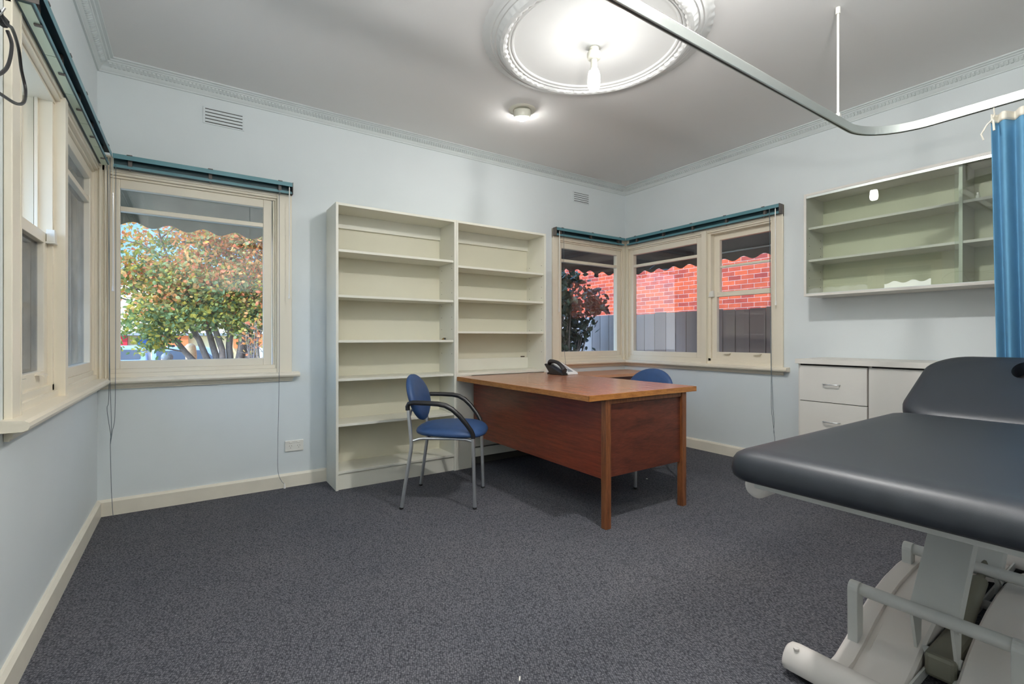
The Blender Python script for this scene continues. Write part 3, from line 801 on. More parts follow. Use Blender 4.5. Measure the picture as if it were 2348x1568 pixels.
# ------------------------------------------------------------------ glass fronted wall cabinet
WX, WY0, WY1, WZ0, WZ1 = 3.82, -0.10, 1.755, 1.390, 2.154
t = thing('wall_cabinet', 'white wall hung display cabinet with sliding glass doors and empty shelves', 'cabinet', ((WX+XR)/2, 0.83, WZ0))
xb = XR-0.003
th = 0.017
MB().box(WX, xb, WY1-th, WY1, WZ0, WZ1).build('side_panel', M['cabinet'], t, bevel=0.001)
MB().box(WX, xb, WY0, WY0+th, WZ0, WZ1).build('side_panel', M['cabinet'], t, bevel=0.001)
MB().box(WX, xb, WY0+th, WY1-th, WZ1-th, WZ1).build('top_panel', M['cabinet'], t, bevel=0.001)
MB().box(WX, xb, WY0+th, WY1-th, WZ0, WZ0+th).build('bottom_panel', M['cabinet'], t, bevel=0.001)
MB().box(xb-0.006, xb, WY0+th, WY1-th, WZ0+th, WZ1-th).build('back_panel', M['cabinside'], t)
MB().box(WX+0.03, xb-0.006, 0.872, 0.889, WZ0+th, WZ1-th).build('divider', M['cabinet'], t)
for z in (1.649, 1.890):
    MB().box(WX+0.035, xb-0.007, 0.890, WY1-th-0.001, z, z+0.016).build('shelf', M['cabinet'], t)
    MB().box(WX+0.035, xb-0.007, WY0+th+0.001, 0.871, z, z+0.016).build('shelf', M['cabinet'], t)
m = MB(); 
m.box(WX+0.002, WX+0.006, WY0+th, WY1-th, WZ1-th-0.018, WZ1-th); m.box(WX+0.013, WX+0.016, WY0+th, WY1-th, WZ1-th-0.012, WZ1-th)
m.box(WX+0.002, WX+0.026, WY0+th, WY1-th, WZ0+th, WZ0+th+0.004)
m.build('door_track', M['alu'], t, bevel=0.0005)
MB().box(WX+0.008, WX+0.012, 0.868, WY1-th-0.002, WZ0+th+0.004, WZ1-th-0.002).build('glass_door', M['cabglass'], t)
MB().box(WX+0.018, WX+0.022, WY0+th+0.002, 0.905, WZ0+th+0.004, WZ1-th-0.002).build('glass_door', M['cabglass'], t)
for z in (1.47, 1.53, 1.59, 1.71, 1.77, 1.83):
    for x in (WX+0.05, xb-0.05):
        MB().box(x-0.003, x+0.003, WY1-th-0.0006, WY1-th+0.0002, z-0.003, z+0.003).build('peg_hole', M['slot'], t)
t = thing('pill_bottle', 'tiny white bottle on the upper shelf right of the cabinet divider', 'bottle', (3.90, 0.815, 1.9065))
MB().lathe([(0.009, 0), (0.010, 0.003), (0.010, 0.022), (0.005, 0.028), (0.005, 0.032)], (3.90, 0.815, 1.9065), 16).build('bottle_body', M['plasticwhite'], t, smooth=40)
MB().lathe([(0.006, 0.032), (0.006, 0.042), (0.001, 0.043)], (3.90, 0.815, 1.9065), 16).build('bottle_cap', M['plasticwhite'], t, smooth=40)

# ------------------------------------------------------------------ low cabinets and worktop
BX, BXB = 3.672, XR-0.023
tag(MB().box(3.630, XR-0.003, -0.38, 1.728, 0.896, 0.930).build('worktop', M['cabinet'], bevel=0.0015), 'long pale laminate worktop over the low cabinets', 'worktop')
def carcass(t, y0, y1):
    m = MB()
    m.box(BX, BXB, y0, y0+0.016, 0.0, 0.895); m.box(BX, BXB, y1-0.016, y1, 0.0, 0.895)
    m.box(BX, BXB, y0+0.016, y1-0.016, 0.10, 0.116); m.box(BXB-0.006, BXB, y0+0.016, y1-0.016, 0.116, 0.895)
    m.box(BX+0.05, BX+0.066, y0+0.016, y1-0.016, 0.0, 0.10)
    m.box(BX, BX+0.10, y0+0.016, y1-0.016, 0.879, 0.895)
    m.build('carcass', M['cabinet'], t)
    MB().box(BX-0.001, BX-0.0002, y0+0.002, y1-0.014, 0.11, 0.894).build('shadow_gap', M['ruledark'], t)
def handle(parent, yc, zc, vert=False):
    m = MB()
    h = 0.048
    P = [(BX-0.019, yc-h, zc), (BX-0.040, yc-h, zc), (BX-0.045, yc-h+0.006, zc), (BX-0.045, yc+h-0.006, zc), (BX-0.040, yc+h, zc), (BX-0.019, yc+h, zc)]
    if vert: P = [(p[0], yc, zc+(p[1]-yc)) for p in P]
    m.tube(P, 0.004, 8); m.build('handle', M['chrome'], parent, smooth=50)
t = thing('drawer_cabinet', 'low pale drawer cabinet with bar handles at the worktop left end', 'cabinet', (3.87, 1.5, 0))
y0, y1 = 1.288, 1.722
carcass(t, y0, y1)
for (z0, z1) in ((0.6345, 0.884), (0.373, 0.6295), (0.115, 0.368)):
    d = MB().box(BX-0.019, BX-0.001, y0+0.0035, y1-0.016, z0, z1).build('drawer', M['cabinet'], t, bevel=0.001)
    handle(d, 1.496, (z0+z1)/2)
for k, (y0, y1, lab) in enumerate(((0.42, 1.284, 'low pale cupboard beside the drawers, partly behind the couch backrest'), (-0.37, 0.416, 'low pale cupboard hidden behind the blue curtain'))):
    t = thing('cupboard', lab, 'cabinet', (3.87, (y0+y1)/2, 0), group='low pale cupboards')
    carcass(t, y0, y1)
    mid = (y0+y1)/2
    for (p, q, hy) in ((mid+0.002, y1-0.003, mid+0.05), (y0+0.003, mid-0.002, mid-0.05)):
        d = MB().box(BX-0.019, BX-0.001, p, q, 0.115, 0.884).build('door', M['cabinet'], t, bevel=0.001)
        handle(d, hy, 0.30, True)

# ------------------------------------------------------------------ treatment couch (built around its floor centre)
CC = Vector((2.15, 0.49, 0))
t = thing('treatment_couch', 'charcoal vinyl treatment couch with raised backrest on white lifting base', 'treatment couch', CC, R(0.6))
def L(x, y, z): return Vector((x-CC.x, y-CC.y, z))
def lbox(m, x0, x1, y0, y1, z0, z1): return m.box(x0-CC.x, x1-CC.x, y0-CC.y, y1-CC.y, z0, z1)
def pad_rings(x0, x1, y0, y1, r, z0, zt):
    out = []
    for (ins, z) in ((0.05, z0), (0.012, z0+0.001), (0.003, z0+0.010), (0.0, z0+0.026), (0.003, zt-0.030), (0.011, zt-0.016), (0.026, zt-0.006), (0.050, zt-0.001), (0.09, zt)):
        out.append([(x, y, z) for x, y in rrect(x0+ins, x1-ins, y0+ins, y1-ins, max(r-ins*0.6, 0.02), 8)])
    return out
m = MB().loft([[L(*p) for p in ring] for ring in pad_rings(1.252, 2.545, 0.090, 0.802, 0.070, 0.686, 0.768)])
m.build('leg_section', M['navy'], t, smooth=50, local=True)
HB = R(25.5)
def back(x, y, z):          # backrest space: x along length from hinge, z thickness up
    hx, hz = 2.552, 0.688
    return L(hx + x*math.cos(HB) - z*math.sin(HB), y, hz + x*math.sin(HB) + z*math.cos(HB))
m = MB().loft([[back(x, y, z) for x, y, z in ring] for ring in pad_rings(0.0, 0.580, 0.094, 0.798, 0.15, 0.0, 0.080)])
bo = m.build('backrest', M['navy'], t, smooth=50, local=True)
cut = MB().loft([[back(0.43+0.075*math.cos(a), 0.452+0.042*math.sin(a), z) for a in [2*PI*k/28 for k in range(28)]] for z in (-0.03, 0.12)])
co = cut.build('cutter', M['black'], t, local=True)
bool_diff(bo, co)
for p in bo.data.polygons: p.use_smooth = True
bo.data.set_sharp_from_angle(angle=R(50))
m = MB().loft([[back(0.43+q*0.0745*math.cos(a), 0.452+q*0.0415*math.sin(a), z) for a in [2*PI*k/28 for k in range(28)]] for q, z in ((1, 0.012), (1, 0.020))])
m.build('face_hole_liner', M['black'], t, local=True)
# frames below the pads
m = MB(); lbox(m, 1.318, 1.345, 0.140, 0.745, 0.658, 0.683); lbox(m, 2.49, 2.515, 0.140, 0.745, 0.658, 0.683)
lbox(m, 1.345, 2.49, 0.140, 0.167, 0.658, 0.683); lbox(m, 1.345, 2.49, 0.718, 0.745, 0.658, 0.683)
m.build('seat_frame', M['powder'], t, bevel=0.003, local=True)
m = MB()
for yy in (0.26, 0.71):
    m.loft([[back(x, yy+q, z) for q in (-0.013, 0.013) for z in ((-0.026, -0.002) if q < 0 else (-0.002, -0.026))] for x in (0.03, 0.54)])
m.build('backrest_frame', M['powder'], t, bevel=0.002, local=True)
m = MB(); lbox(m, 1.40, 2.98, 0.732, 0.784, 0.631, 0.683); lbox(m, 1.90, 2.98, 0.225, 0.275, 0.631, 0.683)
lbox(m, 2.24, 2.29, 0.275, 0.732, 0.615, 0.665); lbox(m, 2.76, 2.81, 0.275, 0.732, 0.615, 0.665)
m.build('lift_frame', M['powder'], t, bevel=0.004, local=True)
m = MB().loft([[L(x, 0.762+0.034*math.cos(a)*k, 0.650+0.034*math.sin(a)*k) for a in [2*PI*q/24 for q in range(24)]] for x, k in ((1.352, 0.6), (1.356, 0.86), (1.364, 1.0), (1.46, 1.0))])
m.build('end_cap', M['cover'], t, smooth=40, local=True)
m = MB().tube([back(0.38, 0.49, -0.02), L(2.70, 0.49, 0.63)], 0.012, 10); m.build('gas_strut', M['powder'], t, smooth=50, local=True)
# arched base rails
AX = [(1.60, 0.026), (1.70, 0.027), (1.78, 0.036), (1.86, 0.064), (1.96, 0.110), (2.08, 0.150), (2.20, 0.174), (2.33, 0.187), (2.40, 0.188), (2.47, 0.187), (2.60, 0.174), (2.72, 0.150), (2.84, 0.110), (2.94, 0.064), (3.02, 0.036), (3.10, 0.027), (3.20, 0.026)]
def rail(ya, yb, name='base_rail'):
    m = MB()
    n = 1 if yb > ya else -1
    w = abs(yb-ya)
    sec = [(0, -0.07), (0, -0.006), (0.006, 0), (0.052, 0), (0.056, -0.012), (0.070, -0.012), (0.076, 0.004), (w-0.008, 0.004), (w, -0.006), (w, -0.07)]
    m.loft([[L(x, ya+n*q, max(z+h, 0.012 if h < -0.05 else z+h)) for q, h in sec] for x, z in AX])
    return m.build(name, M['cover'], t, smooth=25, local=True)
rail(0.722, 0.530); rail(0.250, 0.440)
for xc, nm in ((1.622, 'foot_bar'), (3.178, 'foot_bar')):
    m = MB(); rings = []
    for (yy, k) in ((0.800, 0.55), (0.797, 0.8), (0.788, 0.95), (0.770, 1.0), (0.21, 1.0), (0.192, 0.95), (0.183, 0.8), (0.180, 0.55)):
        ring = []
        for i in range(15):
            a = PI*i/14
            ring.append(L(xc+0.046*math.cos(a)*(0.5+0.5*k), yy, 0.034+0.062*math.sin(a)*k))
        ring += [L(xc-0.044*k, yy, 0.026), L(xc+0.044*k, yy, 0.026)]
        rings.append(ring)
    m.loft(rings); fb = m.build(nm, M['cover'], t, smooth=40, local=True)
    for yy in (0.745, 0.235):
        MB().lathe([(0.020, 0.0), (0.024, 0.002), (0.024, 0.022), (0.014, 0.026)], L(xc, yy, 0), 16).build('rubber_foot', M['rubber'], fb, smooth=40, local=True)
    m = MB()
    for yy in (0.762, 0.218): m.lathe([(0.008, 0.0), (0.008, 0.005), (0.004, 0.007)], L(xc-0.022, yy, 0.0905), 12)
    m.build('bolt_cap', M['cover'], fb, smooth=40, local=True)
# lift bars on cranks
def liftbar(x, z, zb, name='lift_bar'):
    m = MB().tube([L(x, 0.686, z), L(x, 0.322, z)], 0.020, 16)
    lb = m.build(name, M['powder'], t, smooth=50, local=True)
    for yy in (0.698, 0.310):
        m = MB(); prof = []
        prof = [(-0.022, zb), (0.022, zb), (0.025, z)] + [(0.025*math.cos(a), z+0.025*math.sin(a)) for a in [PI*k/8 for k in range(1, 8)]] + [(-0.025, z)]
        m.prism(prof, lambda u, v, w: L(x-0.008+u, w, v), yy-0.015, yy+0.015)
        m.build('crank', M['powder'], lb, bevel=0.002, local=True)
        m = MB().tube([L(x-0.008, yy+0.017, z), L(x-0.008, yy-0.017, z)], 0.006, 10)
        m.build('pivot_bolt', M['alu'], lb, smooth=50, local=True)
liftbar(1.880, 0.232, 0.035); liftbar(2.39, 0.240, 0.165)
# parallel lifting arms
def arm(xa, za, xb_, zb):
    d = Vector((xb_-xa, 0, zb-za)).normalized(); nrm = Vector((-d.z, 0, d.x))
    m = MB()
    for (y0, y1, h0, h1) in ((0.442, 0.558, 0.0, 0.006), (0.442, 0.448, -0.045, 0.0), (0.552, 0.558, -0.045, 0.0)):
        m.loft([[L(p[0], y, p[1]) + nrm*h for y, h in ((y0, h0), (y1, h0), (y1, h1), (y0, h1))] for p in ((xa, za), (xb_, zb))])
    ao = m.build('lifting_arm', M['powder'], t, bevel=0.0015, local=True)
    m = MB().tube([L(xa+0.02, 0.43, za+0.0), L(xa+0.02, 0.57, za+0.0)], 0.011, 12); m.build('pivot_pin', M['alu'], ao, smooth=50, local=True)
arm(1.885, 0.215, 2.262, 0.625); arm(2.405, 0.215, 2.782, 0.625)
for xo in (0.0, 0.52):
    for yy in (0.448, 0.544):
        m = MB().prism([(1.93+xo, 0.06), (1.95+xo, 0.06), (1.965+xo, 0.25), (1.875+xo, 0.22)], lambda u, v, w: L(u, w, v), yy, yy+0.008)
        m.build('pivot_lug', M['powder'], t, local=True)
    m = MB().tube([L(1.942+xo, 0.442, 0.085), L(1.942+xo, 0.558, 0.085)], 0.016, 12)
    m.build('pivot_tube', M['powder'], t, smooth=50, local=True)
m = MB(); lbox(m, 1.90, 2.14, 0.448, 0.525, 0.030, 0.105); m.build('motor', M['motor'], t, bevel=0.012, local=True)
m = MB().tube([L(2.10, 0.487, 0.085), L(2.36, 0.487, 0.205)], 0.024, 14); m.tube([L(2.36, 0.487, 0.205), L(2.54, 0.487, 0.30)], 0.012, 12)
m.build('actuator', M['motor'], t, smooth=50, local=True)
m = MB(); lbox(m, 1.64, 3.16, 0.446, 0.452, 0.018, 0.05); lbox(m, 1.64, 3.16, 0.520, 0.526, 0.018, 0.05); m.build('centre_channel', M['powder'], t, local=True)

# ------------------------------------------------------------------ curtain track and curtain
TX, TY, TZ0, TZ1 = 3.135, 1.095, 2.162, 2.206
t = thing('curtain_track', 'L shaped aluminium curtain track with rounded bend hung below the ceiling', 'curtain track', (TX, TY, TZ0))
rad = 0.27
path = [(0.42, TY)] + [(TX-rad+rad*math.sin(a), TY-rad+rad*math.cos(a)) for a in [PI/2*i/16 for i in range(17)]] + [(TX, YF+0.003)]
m = MB(); rings = []
for i, p in enumerate(path):
    a = Vector(path[max(i-1, 0)]); b = Vector(path[min(i+1, len(path)-1)])
    d = (b-a).normalized(); nn = Vector((-d.y, d.x))
    rings.append([Vector((p[0]+nn.x*q, p[1]+nn.y*q, z)) for q, z in ((-0.010, TZ0), (-0.010, TZ1), (0.010, TZ1), (0.010, TZ0))])
m.loft(rings); m.build('rail', M['alu'], t, smooth=30, bevel=0.002)
m = MB(); rings = []
for i, p in enumerate(path):
    a = Vector(path[max(i-1, 0)]); b = Vector(path[min(i+1, len(path)-1)])
    d = (b-a).normalized(); nn = Vector((-d.y, d.x))
    rings.append([Vector((p[0]+nn.x*q, p[1]+nn.y*q, z)) for q, z in ((-0.004, TZ0-0.0006), (-0.004, TZ0+0.001), (0.004, TZ0+0.001), (0.004, TZ0-0.0006))])
m.loft(rings); m.build('glider_slot', M['alu_dark'], t)
for (hx, hy) in ((2.742, TY), (0.60, TY), (TX, -0.25)):
    m = MB().tube([(hx, hy, TZ1), (hx, hy, ZC-0.03)], 0.0055, 10)
    hr = m.build('hanger_rod', M['plasticwhite'], t, smooth=50)
    MB().tube([(hx, hy, ZC-0.034), (hx, hy, ZC-0.001)], 0.011, 14).build('ceiling_cup', M['plasticwhite'], hr, smooth=50)
    m = MB().box(hx-0.012, hx+0.012, hy-0.012, hy+0.012, TZ1-0.001, TZ1+0.016); m.build('clamp', M['plasticwhite'], hr, bevel=0.002)

t = thing('cubicle_curtain', 'light blue cubicle curtain hanging in folds from the aluminium track', 'curtain', (TX, -0.2, 0.4))
CY0, CY1 = -0.38, 0.612
def cx_(y, z):
    f = 1-0.25*(z-0.4)/1.75
    return TX + 0.030 + f*(0.026*math.sin((y+0.003*math.sin(z*2.1))*2*PI/0.052+0.7*math.sin(y*19)) + 0.012*math.sin(y*2*PI/0.131+1.0) + 0.004*math.sin(z*3+y*9))
def sheet(z0, z1, off, y0, y1, ny, nz):
    m = MB(); b = m.bm; G = []
    for j in range(nz+1):
        z = z0+(z1-z0)*j/nz
        row = []
        for i in range(ny+1):
            y = y0+(y1-y0)*i/ny
            yy = y - 0.030*max(0, (y-0.3)/0.31)**2*((2.12-z)/1.7)
            row.append(b.verts.new((cx_(y, z)+off, yy, z)))
        G.append(row)
    for j in range(nz):
        for i in range(ny): b.faces.new((G[j][i], G[j][i+1], G[j+1][i+1], G[j+1][i]))
    return m
o = sheet(0.42, 2.098, 0, CY0, CY1, 520, 24).build('cloth', M['curtain'], t, smooth=80)
md = o.modifiers.new('thick', 'SOLIDIFY'); md.thickness = 0.0016
o = sheet(2.096, 2.136, 0, CY0, CY1, 520, 3).build('heading_tape', M['tape'], t, smooth=80)
md = o.modifiers.new('thick', 'SOLIDIFY'); md.thickness = 0.003
for k in range(9):
    y = CY1-0.012-k*0.118
    m = MB().tube([(TX, y, TZ0), (TX, y, 2.150), (TX+0.004, y, 2.142), (TX+0.010, y, 2.136), (TX+0.012, y+0.004, 2.120)], 0.003, 6)
    m.build('hook', M['tape'], t, smooth=50)
m = MB().tube([(TX, CY1-0.01, 2.11), (TX-0.004, CY1+0.010, 2.09), (TX-0.008, CY1+0.030, 2.05), (TX-0.006, CY1+0.022, 2.02)], 0.0035, 6)
m.tube([(TX-0.012, CY1-0.012, 2.10), (TX-0.016, CY1-0.016, 2.05)], 0.0045, 6)
m.build('draw_tape_end', M['tape'], t, smooth=50)

# ------------------------------------------------------------------ lamps
t = thing('bare_bulb_lamp', 'bare glowing bulb in an aged white holder under the ceiling rose', 'lamp', (RC[0], RC[1], 2.705))
def ctr(z): return (RC[0], RC[1], z)
m = MB().lathe([(0.010, 2.716), (0.026, 2.714), (0.028, 2.705), (0.022, 2.698), (0.018, 2.690), (0.018, 2.684)], ctr(0), 24); m.build('ceiling_block', M['porcelain'], t, smooth=40)
m = MB().lathe([(0.030, 2.690), (0.037, 2.688), (0.040, 2.680), (0.040, 2.664), (0.036, 2.655), (0.026, 2.648), (0.020, 2.646)], ctr(0), 24); m.build('holder_collar', M['porcelain'], t, smooth=40)
m = MB().lathe([(0.020, 2.647), (0.0185, 2.64), (0.0185, 2.604), (0.0205, 2.600)], ctr(0), 24); m.build('lamp_holder', M['porcelain'], t, smooth=40)
m = MB().lathe([(0.017, 2.604), (0.022, 2.597), (0.027, 2.585), (0.029, 2.580)], ctr(0), 24); m.build('bulb_neck', M['plasticwhite'], t, smooth=40)
m = MB().lathe([(0.028, 2.580), (0.032, 2.566), (0.0345, 2.545), (0.035, 2.525), (0.034, 2.505), (0.030, 2.490), (0.022, 2.482), (0.010, 2.479)], ctr(0), 24); m.build('bulb_globe', M['bulb'], t, smooth=60)
def downlight(x, y, tilt, label, glow):
    t = thing('ceiling_downlight', label, 'downlight', (x, y, ZC), group='ceiling downlights')
    MB().lathe([(0.067, -0.002), (0.068, -0.006), (0.094, -0.005), (0.099, -0.002), (0.100, -0.0002)], (x, y, ZC), 40).build('trim_ring', M['porcelain'], t, smooth=40)
    mt = Matrix.Rotation(tilt, 3, Vector((0.8, -0.6, 0)))
    MB().lathe([(0.060, 0.0), (0.063, -0.004), (0.064, -0.030), (0.060, -0.048), (0.052, -0.052), (0.048, -0.048)], (x, y, ZC), 40, mtx=mt).build('lamp_barrel', M['porcelain'], t, smooth=40)
    MB().lathe([(0.047, -0.049), (0.045, -0.060), (0.036, -0.070), (0.020, -0.076), (0.004, -0.078)], (x, y, ZC), 32, mtx=mt).build('lamp_face', glow, t, smooth=60)
downlight(2.035, 2.89, R(14), 'white gimbal downlight glowing in the ceiling beyond the rose', M['spotface'])
downlight(1.745, 1.07, R(0), 'added unseen fill downlight in the ceiling on the viewer side of the rose', M['spotface_fill'])  # extra downlight added out of frame to brighten the room

def fill_uplighter(x, y, label):
    t = thing('fill_lamp', label, 'added fill lamp', (x, y, 0), group='added fill lamps')
    MB().lathe([(0.02, 0.001), (0.14, 0.001), (0.14, 0.014), (0.03, 0.024), (0.014, 0.03)], (x, y, 0), 32).build('base', M['black'], t, smooth=40)
    MB().tube([(x, y, 0.025), (x, y, 1.62)], 0.012, 12).build('pole', M['black'], t, smooth=50)
    MB().lathe([(0.02, 1.60), (0.08, 1.625), (0.14, 1.67), (0.175, 1.73), (0.172, 1.73), (0.13, 1.675), (0.05, 1.64)], (x, y, 0), 40).build('bowl', M['porcelain'], t, smooth=50)
    MB().lathe([(0.01, 1.69), (0.135, 1.685), (0.135, 1.70), (0.01, 1.705)], (x, y, 0), 32).build('diffuser', M['opal'], t, smooth=50)
fill_uplighter(0.55, -0.16, 'added unseen fill lamp shining upwards behind the viewer')  # made-up lamp out of frame, bounces fill off the ceiling

# ------------------------------------------------------------------ scraps on the carpet
def scrap(x, y, l, w, a, label):
    c, s = math.cos(a), math.sin(a)
    m = MB().loft([[Vector((x+u*c-v*s, y+u*s+v*c, z+0.001*math.sin(u*400))) for u, v in ((-l, -w), (l*0.2, -w*1.3), (l, -w*0.6), (l, w), (0, w*1.2), (-l, w*0.7))] for z in (0.0012, 0.003)])
    tag(m.build('paper_scrap', M['plasticwhite']), label, 'scrap', 'white scraps on the carpet')
scrap(0.865, 1.242, 0.011, 0.0022, R(50), 'sliver of white paper lying on the open carpet in the foreground')
scrap(2.90, 2.46, 0.006, 0.006, 0.3, 'round white paper dot on the carpet under the hidden chair')

# ------------------------------------------------------------------ outside
struct(MB().box(-40, 40, -30, 24, GZ-0.2, GZ).build('ground', M['soil']), 'bare earth around the house', 'ground')
m = MB().loft([[Vector((x, 24, GZ-0.2)), Vector((x, 24, GZ)), Vector((x, 70, GZ-3.0)), Vector((x, 70, GZ-3.2))] for x in (-60, 60)])
struct(m.build('terrain', M['soil']), 'falling ground beyond the street', 'ground')
struct(MB().box(-40, 40, 12.5, 22, GZ, GZ+0.01).build('street', M['asphalt']), 'grey asphalt street beyond the tree', 'street')

def awning(f, corner, outer, label, material, depth=0.62):
    """corner = u of the house corner (mitred there), outer = free end"""
    sg = 1 if corner > outer else -1
    t = thing('window_awning', label, 'awning', Vector(f((corner+outer)/2, T+0.02, 2.2)), group='window awnings')
    zt, zf = 2.34, 2.03
    def uc(d): return corner+sg*(d-0.008)
    m = MB()
    q = [(T+0.01, zt), (T+0.01, zt-0.004), (T+depth, zf-0.004), (T+depth, zf)]
    m.loft([[Vector(f(outer, d, z)) for d, z in q], [Vector(f(uc(d), d, z)) for d, z in q]])
    m.build('canopy', material, t)
    u0, u1 = outer, uc(T+depth)
    n = int(abs(u1-u0)/0.0275); per = 0.22
    m = MB(); b = m.bm
    prev = None
    for i in range(n+1):
        u = u0+(u1-u0)*i/n
        zl = 1.926+0.020*math.cos(2*PI*(u-u0)/per)
        quad = [b.verts.new(Vector(f(u, T+depth+q, z))) for q, z in ((-0.004, zf), (0, zf), (0, zl), (-0.004, zl))]
        if prev:
            for k in range(4): b.faces.new((prev[k], prev[(k+1) % 4], quad[(k+1) % 4], quad[k]))
        else: b.faces.new(quad)
        prev = quad
    b.faces.new(prev)
    m.build('valance', material, t)
    MB().tube([f(u0, T+depth-0.016, zf-0.018), f(u1-sg*0.02, T+depth-0.016, zf-0.018)], 0.010, 8).build('front_bar', M['alu'], t, smooth=50)
    MB().tube([f(u0+sg*0.01, T+0.012, 1.97), f(u0+sg*0.01, T+depth-0.016, zf-0.018)], 0.008, 8).build('arm', M['alu'], t, smooth=50)
    m = MB().loft([[Vector(f(u0+q, T+0.01, zt-0.005)), Vector(f(u0+q, T+0.01, zf-0.02)), Vector(f(u0+q, T+depth-0.02, zf-0.01))] for q in (0, 0.003)])
    m.build('side_wing', material, t)
awning(map_back, XL, 0.75, 'weathered canvas awning with scalloped edge outside the autumn tree window', M['awning_grey'])
awning(map_left, YB, 1.90, 'weathered canvas awning with scalloped edge outside the left wall window', M['awning_grey'])
awning(map_back, XR, 2.95, 'brown canvas awning with scalloped edge outside the shrub window', M['awning'])
awning(map_right, YB, 1.95, 'brown canvas awning with scalloped edge outside the brick view window', M['awning'])
# house eaves and roof above the room
m = MB(); m.box(XL-0.55, XR+0.55, YF-0.6, YB+0.55, ZC+0.14, ZC+0.20)
struct(m.build('roof', M['greyroof']), 'eaves above the room', 'roof')

# fence along the side boundary
t = thing('paling_fence', 'dark weathered timber paling fence outside the right hand windows', 'fence', (5.1, 4, GZ))
m = MB(); y = -1.0; k = 0
while y < 9.2:
    w = random.uniform(0.150, 0.180)
    m.box(5.10, 5.115, y, y+w-0.009, GZ, 1.405+random.uniform(-0.012, 0.012))
    m.box(5.135, 5.148, y+w-0.05, y+w+0.04, GZ, 1.37); y += w; k += 1
m.build('paling_panel', M['paling'], t)
for z in (-0.5, 0.35, 1.15): MB().box(5.15, 5.19, -1.0, 9.2, z, z+0.08).build('fence_rail', M['paling'], t)
for y in (-0.9, 1.6, 4.1, 6.6, 9.1): MB().box(5.19, 5.29, y-0.05, y+0.05, GZ, 1.3).build('post', M['paling'], t)

# neighbouring brick house
t = thing('brick_house', 'neighbouring house with sunlit orange red brick wall beyond the fence', 'house', (11, 7, GZ))
MB().box(8.5, 15, -4, 18, GZ, 4.2).build('brick_wall', M['brick'], t)
m = MB().loft([[Vector((8.1, y, 4.2)), Vector((15.4, y, 4.2)), Vector((11.75, y, 6.2))] for y in (-4.4, 18.4)]); m.build('tiled_roof', M['rooftile'], t)

def leaf_cloud(cl, n, size, rad, spread=None, seed=1):
    rnd = random.Random(seed); m = MB(); b = m.bm
    for i in range(n):
        c = cl[rnd.randrange(len(cl))]
        p = Vector(c[:3]) + Vector((rnd.gauss(0, 1), rnd.gauss(0, 1), rnd.gauss(0, 0.8)))*c[3]*0.5
        d = Vector((rnd.gauss(0, 1), rnd.gauss(0, 1), rnd.gauss(-0.5, 0.8))).normalized()
        w = d.cross(Vector((rnd.gauss(0, 1), rnd.gauss(0, 1), rnd.gauss(0, 1)))).normalized()
        n_ = d.cross(w)
        s = size*rnd.uniform(0.7, 1.25)
        pts = [p, p+d*s*0.35+w*s*0.33, p+d*s*0.72+w*s*0.24+n_*s*0.05, p+d*s, p+d*s*0.72-w*s*0.24+n_*s*0.05, p+d*s*0.35-w*s*0.33]
        mid = b.verts.new(p+d*s*0.5-n_*s*0.08)
        v = [b.verts.new(q) for q in pts]
        for k in range(6): b.faces.new((v[k], v[(k+1) % 6], mid))
    return m

